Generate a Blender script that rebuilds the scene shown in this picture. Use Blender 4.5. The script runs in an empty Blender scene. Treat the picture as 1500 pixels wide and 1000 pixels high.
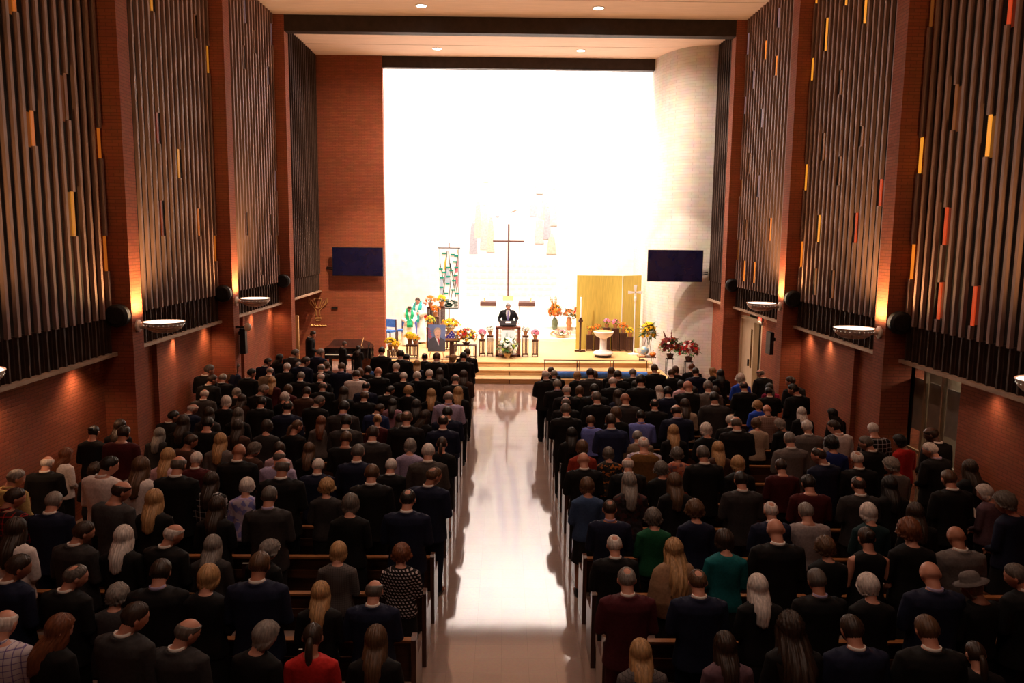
import bpy, bmesh, math, random
from mathutils import Vector, Matrix, noise
R = math.radians
C = bpy.context.scene.collection
scene = bpy.context.scene

# ------------------------------------------------------------------ camera
cam_data = bpy.data.cameras.new('camera')
cam = bpy.data.objects.new('camera', cam_data)
C.objects.link(cam)
F = 1167.0
H = 4.8
def nrm(v):
    return v.normalized()
_d = nrm(Vector((-10, -157, F)))
_n = nrm(Vector((-89, 8682, F)))
_n = nrm(_n - _d * _n.dot(_d))
_x = nrm(_n.cross(_d))
if _x.x < 0:
    _x = -_x
Rm = Matrix((_x, _d, -_n))
right = Rm @ Vector((1, 0, 0)); up = Rm @ Vector((0, -1, 0)); back = Rm @ Vector((0, 0, -1))
M4 = Matrix((right, up, back)).transposed().to_4x4()
M4.translation = Vector((0, 0, H))
cam.matrix_world = M4
cam_data.sensor_fit = 'HORIZONTAL'
cam_data.sensor_width = 36.0
cam_data.lens = 36.0 * F / 1500.0
cam_data.clip_end = 200
cam_data.clip_start = 0.05
scene.camera = cam

# ------------------------------------------------------------------ view, world
scene.view_settings.view_transform = 'Standard'
scene.view_settings.look = 'None'
scene.view_settings.gamma = 1
scene.view_settings.use_curve_mapping = False
scene.view_settings.exposure = 0.0
world = bpy.data.worlds.new('world')
scene.world = world
world.use_nodes = True
world.node_tree.nodes['Background'].inputs[0].default_value = (1.0, 0.62, 0.42, 1)
world.node_tree.nodes['Background'].inputs[1].default_value = 0.004

# ------------------------------------------------------------------ lights
def area(name, loc, rot, sx, sy, power, col, spread=180):
    l = bpy.data.lights.new(name, 'AREA')
    l.shape = 'RECTANGLE'; l.size = sx; l.size_y = sy
    l.energy = power; l.color = col; l.spread = R(spread)
    o = bpy.data.objects.new(name, l); C.objects.link(o)
    o.location = loc; o.rotation_euler = rot
    return o
def spot(name, loc, target, power, col, angle, blend=0.6, rad=0.06):
    l = bpy.data.lights.new(name, 'SPOT')
    l.energy = power; l.color = col; l.spot_size = R(angle); l.spot_blend = blend
    l.shadow_soft_size = rad
    o = bpy.data.objects.new(name, l); C.objects.link(o)
    o.location = loc
    d = Vector(target) - Vector(loc)
    o.rotation_euler = d.to_track_quat('-Z', 'Y').to_euler()
    return o
WARM = (1.0, 0.66, 0.42)
# floodlights hidden above the chancel beam, washing the white wall
for i, x in enumerate((-3.2, -0.4, 2.4, 4.2)):
    area('chancel_wash_light', (x, 31.2, 13.2), (R(60), 0, 0), 1.6, 0.5, 1050, (1.0, 0.92, 0.89))
# stage lights in the chancel ceiling and just behind the beam
for x, tx in ((-3.0, -2.6), (0.3, 0.2), (3.4, 3.6)):
    spot('chancel_stage_light', (x, 30.5, 12.2), (tx, 29.3, 0.5), 2000, (1.0, 0.89, 0.80), 70, 0.8, 0.15)
# recessed ceiling downlights (two rows down the nave)
DL_Y = [2.4, 7.65, 12.85, 18.1, 23.3, 28.5]
for y in DL_Y:
    for x in (-2.4, 2.55):
        p = 1500 if y > 27 else (600 if y > 22 else 270)
        spot('downlight_lamp', (x, y, 11.02), (x, y + 0.01, 0), p, (1.0, 0.74, 0.60), 105, 0.9, 0.09)
# spotlight aimed at the pulpit side wall from the ceiling slot
spot('side_spot_lamp', (0.5, 24.2, 10.5), (6.2, 27.7, 1.5), 2600, (1.0, 0.80, 0.64), 36, 0.25, 0.05)
spot('added_curved_wall_fill', (1.5, 24.95, 10.9), (6.1, 28.0, 6.0), 3000, (1.0, 0.80, 0.66), 80, 1.0, 0.1)  # added fill without a fixture, brightens the curved wall
spot('piano_spot_lamp', (-3.6, 25.6, 10.5), (-5.4, 29.6, 0.0), 4200, (1.0, 0.74, 0.48), 46, 0.9, 0.1)
spot('added_brick_wall_fill', (-2.0, 24.95, 10.9), (-5.6, 29.7, 5.0), 1500, (1.0, 0.74, 0.52), 85, 1.0, 0.1)  # extra unseen fill put in to lift the left brick wall
# front stage spots fixed under the nave ceiling, aimed at the platform
spot('front_stage_lamp', (-4.2, 20.5, 10.7), (1.8, 30.0, 1.0), 4800, (1.0, 0.90, 0.84), 38, 0.7, 0.08)
spot('front_stage_lamp', (4.6, 20.5, 10.7), (-1.2, 30.0, 1.0), 4800, (1.0, 0.90, 0.84), 38, 0.7, 0.08)

# ------------------------------------------------------------------ helpers
def tag(o, label=None, cat=None, group=None, kind=None):
    if label: o['label'] = label
    if cat: o['category'] = cat
    if group: o['group'] = group
    if kind: o['kind'] = kind
    return o
def empty(name, loc, rz=0.0):
    o = bpy.data.objects.new(name, None); C.objects.link(o)
    o.location = loc; o.rotation_euler = (0, 0, rz); o.empty_display_size = 0.2
    return o
class MB:
    def __init__(s): s.v = []; s.f = []; s.m = []; s.cur = 0
    def add(s, vs, fs):
        b = len(s.v); s.v += [tuple(p) for p in vs]
        for f in fs: s.f.append([b + i for i in f]); s.m.append(s.cur)
        return s
    def box(s, x0, x1, y0, y1, z0, z1):
        vs = [(x0,y0,z0),(x1,y0,z0),(x1,y1,z0),(x0,y1,z0),(x0,y0,z1),(x1,y0,z1),(x1,y1,z1),(x0,y1,z1)]
        return s.add(vs, [(0,3,2,1),(4,5,6,7),(0,1,5,4),(1,2,6,5),(2,3,7,6),(3,0,4,7)])
    def cbox(s, c, d, M=None):
        x, y, z = d[0]/2, d[1]/2, d[2]/2
        vs = [Vector(p) for p in ((-x,-y,-z),(x,-y,-z),(x,y,-z),(-x,y,-z),(-x,-y,z),(x,-y,z),(x,y,z),(-x,y,z))]
        if M is not None: vs = [M @ p for p in vs]
        vs = [p + Vector(c) for p in vs]
        return s.add(vs, [(0,3,2,1),(4,5,6,7),(0,1,5,4),(1,2,6,5),(2,3,7,6),(3,0,4,7)])
    def rings(s, rings, cap=True):
        n = len(rings[0]); vs = [p for r in rings for p in r]; fs = []
        for i in range(len(rings)-1):
            for j in range(n):
                k = (j+1) % n
                fs.append((i*n+j, i*n+k, (i+1)*n+k, (i+1)*n+j))
        if cap:
            fs.append(tuple(reversed(range(n)))); fs.append(tuple((len(rings)-1)*n + j for j in range(n)))
        return s.add(vs, fs)
    def loft(s, secs, n=24, p=2.0):      # (cx,cy,z,rx,ry) horizontal sections
        rs = []
        for cx, cy, z, rx, ry in secs:
            r = []
            for j in range(n):
                a = 2*math.pi*j/n; ca, sa = math.cos(a), math.sin(a)
                e = 2.0/p
                r.append((cx + rx*math.copysign(abs(ca)**e, ca), cy + ry*math.copysign(abs(sa)**e, sa), z))
            rs.append(r)
        return s.rings(rs)
    def tube(s, pts, rad, n=12, flat=1.0):
        pts = [Vector(p) for p in pts]
        if not isinstance(rad, (list, tuple)): rad = [rad]*len(pts)
        rs = []; u = None
        for i, p in enumerate(pts):
            t = (pts[min(i+1, len(pts)-1)] - pts[max(i-1, 0)])
            if t.length < 1e-7: t = Vector((0,0,1))
            t.normalize()
            if u is None:
                u = t.cross(Vector((0,0,1)))
                if u.length < .05: u = t.cross(Vector((0,1,0)))
            u = (u - t*u.dot(t)).normalized(); w = t.cross(u)
            rs.append([p + (u*math.cos(2*math.pi*j/n) + w*math.sin(2*math.pi*j/n)*flat)*rad[i] for j in range(n)])
        return s.rings(rs)
    def lathe(s, prof, c=(0,0,0), n=24, cap=True):
        rs = [[(c[0]+r*math.cos(2*math.pi*j/n), c[1]+r*math.sin(2*math.pi*j/n), c[2]+z) for j in range(n)] for r, z in prof]
        return s.rings(rs, cap)
    def ball(s, c, r, n=12, m=8, M=None):
        if not isinstance(r, (list, tuple)): r = (r, r, r)
        rs = []
        for i in range(1, m):
            t = math.pi*i/m; q = []
            for j in range(n):
                a = 2*math.pi*j/n
                p = Vector((r[0]*math.sin(t)*math.cos(a), r[1]*math.sin(t)*math.sin(a), -r[2]*math.cos(t)))
                if M is not None: p = M @ p
                q.append(p + Vector(c))
            rs.append(q)
        return s.rings(rs)
    def poly(s, pts, th, axis='y'):      # prism of an outline in xz (axis y) or yz (axis x)
        n = len(pts)
        if axis == 'y':
            a = [(x, th[0], z) for x, z in pts]; b = [(x, th[1], z) for x, z in pts]
        elif axis == 'x':
            a = [(th[0], y, z) for y, z in pts]; b = [(th[1], y, z) for y, z in pts]
        else:
            a = [(x, y, th[0]) for x, y in pts]; b = [(x, y, th[1]) for x, y in pts]
        return s.add(a+b, [tuple(range(n)), tuple(range(2*n-1, n-1, -1))] + [(i, i+n, (i+1) % n + n, (i+1) % n) for i in range(n)])
    def mesh(s, name, mats=(), smooth=False):
        me = bpy.data.meshes.new(name); me.from_pydata(s.v, [], s.f)
        for m in mats: me.materials.append(m)
        if len(mats) > 1: me.polygons.foreach_set('material_index', s.m)
        bm = bmesh.new(); bm.from_mesh(me); bmesh.ops.recalc_face_normals(bm, faces=bm.faces); bm.to_mesh(me); bm.free()
        if smooth:
            me.polygons.foreach_set('use_smooth', [True]*len(me.polygons))
        me.update(); return me
    def build(s, name, mats, parent=None, smooth=False, loc=None, sharp=None):
        if not isinstance(mats, (list, tuple)): mats = (mats,)
        me = s.mesh(name, mats, smooth)
        if sharp and smooth: me.set_sharp_from_angle(angle=R(sharp))
        o = bpy.data.objects.new(name, me); C.objects.link(o)
        if parent is not None: o.parent = parent
        if loc is not None: o.location = loc
        return o
def voxel(me, size, smooth_it=2):
    o = bpy.data.objects.new('tmp', me); C.objects.link(o)
    m = o.modifiers.new('r', 'REMESH'); m.mode = 'VOXEL'; m.voxel_size = size; m.use_smooth_shade = True
    s = o.modifiers.new('s', 'SMOOTH'); s.factor = 0.5; s.iterations = smooth_it
    dg = bpy.context.evaluated_depsgraph_get(); dg.update()
    r = bpy.data.meshes.new_from_object(o.evaluated_get(dg))
    bpy.data.objects.remove(o)
    r.polygons.foreach_set('use_smooth', [True]*len(r.polygons))
    return r

# ------------------------------------------------------------------ materials
def srgb(h):
    def f(c):
        c /= 255.0
        return c/12.92 if c <= .04045 else ((c+.055)/1.055)**2.4
    return (f(h[0]), f(h[1]), f(h[2]), 1)
def base(name, col, rough=.6, spec=.3, metal=0.0):
    m = bpy.data.materials.new(name); m.use_nodes = True
    b = m.node_tree.nodes['Principled BSDF']
    b.inputs['Base Color'].default_value = col if len(col) == 4 else (*col, 1)
    b.inputs['Roughness'].default_value = rough
    b.inputs['Specular IOR Level'].default_value = spec
    b.inputs['Metallic'].default_value = metal
    return m, m.node_tree, b
def noisy(name, col, rough=.6, spec=.3, scale=8, amt=.25, bump=0.0, stretch=(1,1,1), metal=0.0):
    m, nt, b = base(name, col, rough, spec, metal)
    N, L = nt.nodes, nt.links
    tc = N.new('ShaderNodeTexCoord'); mp = N.new('ShaderNodeMapping'); mp.inputs['Scale'].default_value = stretch
    nz = N.new('ShaderNodeTexNoise'); nz.inputs['Scale'].default_value = scale; nz.inputs['Detail'].default_value = 5
    L.new(tc.outputs['Object'], mp.inputs['Vector']); L.new(mp.outputs[0], nz.inputs['Vector'])
    r = N.new('ShaderNodeValToRGB')
    c = b.inputs['Base Color'].default_value
    r.color_ramp.elements[0].position = .3; r.color_ramp.elements[1].position = .7
    r.color_ramp.elements[0].color = (c[0]*(1-amt), c[1]*(1-amt), c[2]*(1-amt), 1)
    r.color_ramp.elements[1].color = (min(1, c[0]*(1+amt)), min(1, c[1]*(1+amt)), min(1, c[2]*(1+amt)), 1)
    L.new(nz.outputs['Fac'], r.inputs['Fac']); L.new(r.outputs['Color'], b.inputs['Base Color'])
    if bump:
        bp = N.new('ShaderNodeBump'); bp.inputs['Strength'].default_value = bump; bp.inputs['Distance'].default_value = .01
        L.new(nz.outputs['Fac'], bp.inputs['Height']); L.new(bp.outputs[0], b.inputs['Normal'])
    return m
def brick(name, c1, c2, mortar, plane, w=.21, h=.056, rough=.8, bump=.3, msize=.006):
    m, nt, b = base(name, c1, rough, .2)
    N, L = nt.nodes, nt.links
    tc = N.new('ShaderNodeTexCoord'); sp = N.new('ShaderNodeSeparateXYZ'); cb = N.new('ShaderNodeCombineXYZ')
    L.new(tc.outputs['Object'], sp.inputs[0])
    if plane == 'both':
        ad = N.new('ShaderNodeMath'); ad.operation = 'ADD'
        L.new(sp.outputs['X'], ad.inputs[0]); L.new(sp.outputs['Y'], ad.inputs[1]); L.new(ad.outputs[0], cb.inputs[0])
    else:
        L.new(sp.outputs[plane], cb.inputs[0])
    L.new(sp.outputs['Z'], cb.inputs[1])
    t = N.new('ShaderNodeTexBrick'); t.inputs['Scale'].default_value = 1
    t.inputs['Brick Width'].default_value = w; t.inputs['Row Height'].default_value = h
    t.inputs['Mortar Size'].default_value = msize; t.inputs['Mortar Smooth'].default_value = .3
    t.inputs['Color1'].default_value = (*c1, 1); t.inputs['Color2'].default_value = (*c2, 1); t.inputs['Mortar'].default_value = (*mortar, 1)
    L.new(cb.outputs[0], t.inputs['Vector'])
    nz = N.new('ShaderNodeTexNoise'); nz.inputs['Scale'].default_value = 3; nz.inputs['Detail'].default_value = 4
    L.new(tc.outputs['Object'], nz.inputs['Vector'])
    mx = N.new('ShaderNodeMix'); mx.data_type = 'RGBA'; mx.blend_type = 'MULTIPLY'; mx.inputs[0].default_value = .35
    L.new(t.outputs['Color'], mx.inputs[6]); L.new(nz.outputs['Color'], mx.inputs[7]); L.new(mx.outputs[2], b.inputs['Base Color'])
    bp = N.new('ShaderNodeBump'); bp.inputs['Strength'].default_value = bump; bp.inputs['Distance'].default_value = .01; bp.invert = True
    L.new(t.outputs['Fac'], bp.inputs['Height']); L.new(bp.outputs[0], b.inputs['Normal'])
    return m
def emis(name, col, strength):
    m, nt, b = base(name, col, .5, .1)
    b.inputs['Emission Color'].default_value = (*col[:3], 1); b.inputs['Emission Strength'].default_value = strength
    return m
RB1, RB2, RBM = (.37, .106, .052), (.31, .084, .041), (.21, .068, .036)
def wood(name, c, amt=.3, rough=.45, spec=.4, axis='x', bump=0.05):
    st = {'x': (1, 14, 14), 'y': (14, 1, 14), 'z': (14, 14, 1)}[axis]
    return noisy(name, c, rough, spec, 2.5, amt, bump, st)


M_brick_y = brick('red_brick_side', RB1, RB2, RBM, 'Y')
M_brick_x = brick('red_brick_front', RB1, RB2, RBM, 'X')
M_brick_xy = brick('red_brick_pier', RB1, RB2, RBM, 'both')
M_wbrick = brick('white_brick', (.80, .73, .66), (.74, .67, .60), (.64, .56, .49), 'both', .3, .1, .85, .15, .006)
M_wbrickx = brick('white_brick_wall', (.84, .80, .76), (.80, .765, .725), (.76, .72, .68), 'X', .3, .1, .85, .1, .005)
M_ceil = noisy('ceiling_plaster', (.90, .70, .60), .85, .1, 1.5, .05, 0, (1, 6, 1))
M_beam = noisy('dark_beam', (.030, .017, .012), .6, .3, 6, .3)
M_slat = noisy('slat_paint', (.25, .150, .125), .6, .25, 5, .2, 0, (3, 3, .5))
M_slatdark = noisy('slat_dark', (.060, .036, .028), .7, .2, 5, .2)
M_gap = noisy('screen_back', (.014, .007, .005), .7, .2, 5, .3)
M_rail = noisy('screen_rail', (.36, .24, .17), .5, .4, 6, .15)
M_oak = wood('oak_step', (.62, .37, .15), .08, .45, .4, 'x')
M_pew = wood('dark_pew_wood', (.075, .028, .014), .35, .35, .5, 'x')
M_pewend = wood('pew_end_wood', (.085, .034, .020), .3, .3, .5, 'z')
M_pewrail = wood('pew_rail_wood', (.26, .10, .03), .25, .4, .4, 'x')
M_dwood = wood('stand_wood', (.070, .026, .016), .3, .4, .4, 'z')
M_black = noisy('black_metal', (.012, .011, .012), .5, .4, 8, .2)
M_piano = noisy('piano_black', (.008, .007, .008), .12, .6, 4, .2)
M_screen = noisy('tv_glass', (.006, .006, .030), .18, .5, 2, .2)
M_white = noisy('white_enamel', (.75, .68, .62), .4, .4, 6, .05)
M_cloth_w = noisy('white_cloth', (.86, .84, .82), .8, .2, 5, .05, .3)
M_blue = noisy('blue_cushion', (.05, .14, .42), .8, .2, 12, .2)
M_brass = noisy('brass', (.75, .48, .18), .35, .5, 8, .15, 0, (1,1,1), .6)
M_terra = noisy('terracotta', (.50, .22, .09), .7, .2, 12, .2)
M_goldpot = noisy('foil_pot', (.62, .38, .14), .35, .5, 20, .3, .3)
M_leaf = noisy('leaf_green', (.06, .13, .03), .6, .3, 15, .4)
M_paper = noisy('paper', (.75, .68, .62), .8, .1, 6, .04)
# ================================================================== THE BUILDING
def floor_mat():
    m, nt, b = base('floor_tile', (.50, .385, .31), .07, .6)
    N, L = nt.nodes, nt.links
    tc = N.new('ShaderNodeTexCoord')
    t = N.new('ShaderNodeTexBrick'); t.offset = 0; t.inputs['Scale'].default_value = 1
    t.inputs['Brick Width'].default_value = .305; t.inputs['Row Height'].default_value = .305
    t.inputs['Mortar Size'].default_value = .0018; t.inputs['Mortar Smooth'].default_value = .2
    t.inputs['Color1'].default_value = (.37, .26, .215, 1); t.inputs['Color2'].default_value = (.34, .235, .195, 1)
    t.inputs['Mortar'].default_value = (.27, .19, .15, 1)
    L.new(tc.outputs['Object'], t.inputs['Vector'])
    n1 = N.new('ShaderNodeTexNoise'); n1.inputs['Scale'].default_value = 30; n1.inputs['Detail'].default_value = 6
    L.new(tc.outputs['Object'], n1.inputs['Vector'])
    mx = N.new('ShaderNodeMix'); mx.data_type = 'RGBA'; mx.blend_type = 'MULTIPLY'; mx.inputs[0].default_value = .25
    L.new(t.outputs['Color'], mx.inputs[6]); L.new(n1.outputs['Color'], mx.inputs[7]); L.new(mx.outputs[2], b.inputs['Base Color'])
    n2 = N.new('ShaderNodeTexNoise'); n2.inputs['Scale'].default_value = 2.2; n2.inputs['Detail'].default_value = 2
    mp = N.new('ShaderNodeMapping'); mp.inputs['Scale'].default_value = (1.6, .5, 1)
    L.new(tc.outputs['Object'], mp.inputs[0]); L.new(mp.outputs[0], n2.inputs['Vector'])
    b1 = N.new('ShaderNodeBump'); b1.inputs['Strength'].default_value = .10; b1.inputs['Distance'].default_value = .012
    b2 = N.new('ShaderNodeBump'); b2.inputs['Strength'].default_value = .12; b2.inputs['Distance'].default_value = .002; b2.invert = True
    L.new(n2.outputs['Fac'], b1.inputs['Height']); L.new(t.outputs['Fac'], b2.inputs['Height'])
    L.new(b1.outputs[0], b2.inputs['Normal']); L.new(b2.outputs[0], b.inputs['Normal'])
    r = N.new('ShaderNodeMapRange'); r.inputs[3].default_value = .03; r.inputs[4].default_value = .10
    L.new(n1.outputs['Fac'], r.inputs[0]); L.new(r.outputs[0], b.inputs['Roughness'])
    return m
def struct(name, mb, mats, **k):
    o = mb.build(name, mats, **k); o['kind'] = 'structure'; return o
struct('floor', MB().box(-8.4, 8.6, -4.2, 36.4, -.15, 0), floor_mat())

# platform: three oak risers, then the altar steps
pm = MB()
PX0, PX1 = -4.46, 4.9
for i, (y, z) in enumerate(((25.4, .167), (26.07, .334), (26.75, .5))):
    pm.box(PX0, PX1 + (.55 - .27*i), y, 36.0, z-.167 if i else 0, z - .03)
    pm.box(PX0, PX1 + (.55 - .27*i) + .02, y-.03, 36.0, z - .03, z)
platform = struct('trim_1', pm, M_oak)
ap = MB()
for i in range(4):
    z = .5 + .125*i
    ap.box(-2.6, 3.3, 32.0 + .33*i, 36.0, z, z+.125)
struct('trim_2', ap, noisy('altar_step_stone', (.78, .70, .58), .5, .3, 3, .05))
sj = MB()
for x in (-2.2, .18, 2.5):
    for y, z in ((25.4, 0), (26.07, .167), (26.75, .334)):
        sj.box(x-.012, x+.012, y-.034, y-.029, z+.01, z+.13)
struct('trim_3', sj, M_pewend)

# ceiling of the nave with joints, chancel shaft above the beam
cm = MB(); cm.box(-7.3, 7.5, -4.2, 30.0, 11.1, 11.25); struct('ceiling', cm, M_ceil)
jm = MB()
for y in (-1.0, 3.9, 9.1, 14.3, 19.6, 25.0):
    for dy in (0, 1.5, 3.0): jm.box(-6.8, 7.0, y+dy, y+dy+.012, 11.094, 11.1)
struct('trim_4', jm, noisy('ceiling_joint', (.45, .31, .22), .9, .1, 3, .1))
struct('ceiling.001', MB().box(-5.8, 6.2, 30.0, 36.3, 14.2, 14.35), M_wbrick)
struct('wall_header', MB().box(-5.8, 7.3, 30.0, 30.25, 11.1, 14.25), M_wbrick)
struct('wall_front', MB().box(-5.8, 6.4, 36.0, 36.25, 0, 14.25), M_wbrickx)
struct('wall_chancel_left', MB().box(-5.65, -5.4, 30.0, 36.0, 0, 14.25), M_wbrick)
# brick wall left of the chancel
struct('wall_front_left', MB().box(-8.3, -4.47, 29.7, 30.0, 0, 11.1), M_brick_x)
struct('wall_rear', MB().box(-8.3, 8.6, -4.35, -4.2, 0, 11.25), M_brick_x)
# curved white brick wall right of the chancel
prof = [(7.35, 27.50), (6.96, 27.55), (6.75, 27.57), (6.5, 27.62), (6.28, 27.72), (6.08, 27.88), (5.92, 28.08), (5.78, 28.30), (5.66, 28.55), (5.56, 28.82), (5.47, 29.1), (5.40, 29.4), (5.35, 29.75), (5.32, 30.2), (5.32, 31), (5.4, 32), (5.55, 33.5), (5.8, 36.1)]
cw = MB()
vs = [(x, y, 0) for x, y in prof] + [(x, y, 14.25 if y > 29.9 else 11.1) for x, y in prof]
n = len(prof)
outr = [(8.5, y, z) for (x, y, z) in vs]
fs = []
for i in range(n-1): fs.append((i, i+1, n+i+1, n+i))
cw.add(vs, fs)
# thickness
off = [(x+.25, y+.12, z) for x, y, z in vs]
cw.add(off, [tuple(reversed(f)) for f in fs])
cwo = struct('wall_chancel_right', cw, M_wbrick, smooth=True, sharp=40)
# beams
bm = MB(); bm.box(-6.53, 6.75, 24.4, 24.75, 10.64, 11.1); struct('trim_5', bm, M_beam)
struct('trim_6', MB().box(-4.47, 5.34, 29.72, 30.02, 10.70, 11.1), M_beam)
struct('trim_7', MB().box(-6.53, 6.75, 13.95, 14.3, 10.64, 11.1), M_beam)

# piers (brick pilasters)
PY = [-1.7, 3.53, 8.75, 13.95, 19.17, 24.38]
k = 8
for y in PY:
    struct('trim_%d' % k, MB().box(-7.35, -6.53, y, y+.42, 0, 11.1), M_brick_xy); k += 1
    struct('trim_%d' % k, MB().box(6.75, 7.5, y, y+.42, 0, 11.1), M_brick_xy); k += 1

# lower side walls (recessed under the screens); y spans of solid brick
lw = MB(); lw.box(-7.33, -7.08, -4.2, 24.6, 0, 2.64); lw.box(-8.3, -8.05, 24.38, 29.8, 0, 11.1)
lw.box(-8.3, -7.08, 24.38, 24.6, 0, 2.64)
struct('wall_left', lw, M_brick_y)
rw = MB()
for a, b in ((-4.2, 3.6), (5.0, 8.75), (10.2, 12.35), (14.0, 19.5), (19.5, 21.0), (21.9, 22.15)):
    rw.box(7.24, 7.5, a, b, 0, 2.64)
rw.box(7.24, 7.5, 24.2, 27.6, 0, 2.64)
rw.box(7.24, 7.5, 21.0, 21.9, 0, 2.64)
struct('wall_right', rw, M_brick_y)
ps = MB()                                   # brick jogs that give the shallow piers between the bays
for y in (10.6, 15.9, 21.2): ps.box(-7.08, -6.98, y, y+.9, 0, 2.62)
struct('wall_left.001', ps, M_brick_y)
ps = MB()
for y in (16.0,): ps.box(7.14, 7.24, y, y+1.5, 0, 2.62)
struct('wall_right.001', ps, M_brick_y)
# soffits and upper outer walls behind the screens
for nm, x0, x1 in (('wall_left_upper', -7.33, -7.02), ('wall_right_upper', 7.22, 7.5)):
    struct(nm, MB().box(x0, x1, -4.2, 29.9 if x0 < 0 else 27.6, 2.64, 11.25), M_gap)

# corridor behind the right hand openings
cor = MB(); cor.box(8.45, 8.6, -4.2, 27.6, 0, 2.64); cor.box(7.5, 8.6, -4.2, 27.6, 2.64, 2.75)
struct('wall_corridor', cor, noisy('corridor_paint', (.52, .42, .30), .8, .2, 2, .06))
area('corridor_light', (8.0, 23.2, 2.6), (0, 0, 0), .3, 1.2, 26, (1.0, .82, .58))
area('corridor_light', (8.0, 13.2, 2.6), (0, 0, 0), .3, 1.2, 36, (1.0, .85, .65))

# windows onto the corridor
M_glass, _nt, _b = base('window_glass', (.02, .02, .02), .03, .5)
_b.inputs['Alpha'].default_value = .25
M_frame = noisy('window_frame_bronze', (.22, .14, .08), .5, .4, 8, .2)
def window(i, y0, y1):
    fr = MB()
    fr.box(7.27, 7.34, y0, y1, 0, .12); fr.box(7.27, 7.34, y0, y1, 2.56, 2.64)
    n = 3; w = (y1-y0)/n
    for j in range(n+1):
        yy = min(y0 + j*w, y1-.05); fr.box(7.27, 7.34, yy, yy+.05, .12, 2.56)
    for z in (1.05,): fr.box(7.28, 7.33, y0, y1, z, z+.05)
    o = struct('window_%d' % i, fr, M_frame)
    p = MB().box(7.30, 7.31, y0+.02, y1-.02, .12, 2.56).build('window_pane', M_glass, o)
    b = MB()
    for j in range(n): b.box(7.345, 7.355, y0+j*w+.06, y0+(j+1)*w-.02, 1.55 - .06*j, 2.35)
    b.build('window_blind', noisy('blind_cream', (.55, .45, .36), .8, .2, 6, .1), o)
    return o
window(1, 12.35, 14.0); window(2, 8.8, 10.2); window(3, 3.6, 5.0)
# doorway in the third bay
door = MB(); door.box(7.26, 7.36, 23.05, 24.18, .01, 2.3)
M_door = noisy('door_paint', (.60, .47, .32), .5, .3, 4, .05)
df = MB(); df.box(7.24, 7.40, 24.16, 24.24, 0, 2.42); df.box(7.24, 7.40, 22.16, 22.24, 0, 2.42); df.box(7.24, 7.40, 22.16, 24.24, 2.34, 2.42); df.box(7.245, 7.40, 22.9, 23.0, 0, 2.34)
fo = struct('door_1', df, M_door)
d1 = MB(); d1.box(7.30, 7.345, 23.0, 24.16, .01, 2.34); d1.build('door_leaf', M_door, fo)
d2 = MB(); d2.box(7.295, 7.30, 23.1, 23.32, .95, 2.1); d2.build('door_glass', noisy('amber_glass', (.12, .07, .02), .1, .5, 3, .2), fo)
d3 = MB(); d3.cbox((7.28, 23.42, 1.08), (.04, .06, .2)); d3.build('door_handle', M_black, fo)

# ------------------------------------------------------------------ slatted side screens
PANE = {'o': emis('amber_pane', (1.0, .24, .02), .85), 'y': emis('yellow_pane', (1.0, .35, .03), .85), 'r': emis('red_pane', (.80, .06, .01), .55),
        'd': emis('brown_pane', (.45, .12, .02), .24), 'p': emis('pale_pane', (.60, .36, .38), .32)}
for k_ in PANE: PANE[k_].node_tree.nodes['Principled BSDF'].inputs['Base Color'].default_value = (.12, .04, .01, 1)
PANEL_ = {k_: emis('left_'+k_+'_pane', v_[0], v_[1]) for k_, v_ in {'o': ((1.0, .22, .02), .34), 'y': ((1.0, .34, .03), .42), 'r': ((.7, .05, .01), .12), 'd': ((.45, .12, .02), .10), 'p': ((.6, .36, .38), .15)}.items()}
for k_ in PANEL_: PANEL_[k_].node_tree.nodes['Principled BSDF'].inputs['Base Color'].default_value = (.10, .03, .01, 1)
SPILL_GLOW = {k_: emis('dim_'+k_+'_pane', v_, .13) for k_, v_ in {'o': (.95, .22, .02), 'y': (1.0, .35, .04), 'r': (.5, .04, .01), 'd': (.4, .1, .02), 'p': (.5, .28, .26)}.items()}  # faint emission painting the glow each slit casts into its gap
for k_ in SPILL_GLOW: SPILL_GLOW[k_].node_tree.nodes['Principled BSDF'].inputs['Base Color'].default_value = (.10, .03, .01, 1)
LW = "11.7,7.8,8.1,o 11.8,6.0,6.5,o 12.8,6.5,7.2,d 13.8,6.0,6.5,o 12.9,4.7,5.4,y 13.8,4.1,4.7,o 16.2,9.0,9.5,y 18.3,9.0,9.5,d 19.1,8.4,9.0,y 16.2,6.5,7.1,r 17.2,5.9,6.5,y 16.2,4.7,5.4,r 18.2,4.7,5.3,o 19.1,4.1,4.7,o 21.8,10.2,10.8,p 22.7,9.6,10.2,d 21.7,9.0,9.6,d 24.3,10.2,10.8,p 23.7,9.0,9.5,p 21.5,4.7,5.3,d 23.6,4.7,5.3,d 24.3,4.1,4.7,d 22.6,3.6,4.1,d 24.3,6.0,6.6,p"
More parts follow.
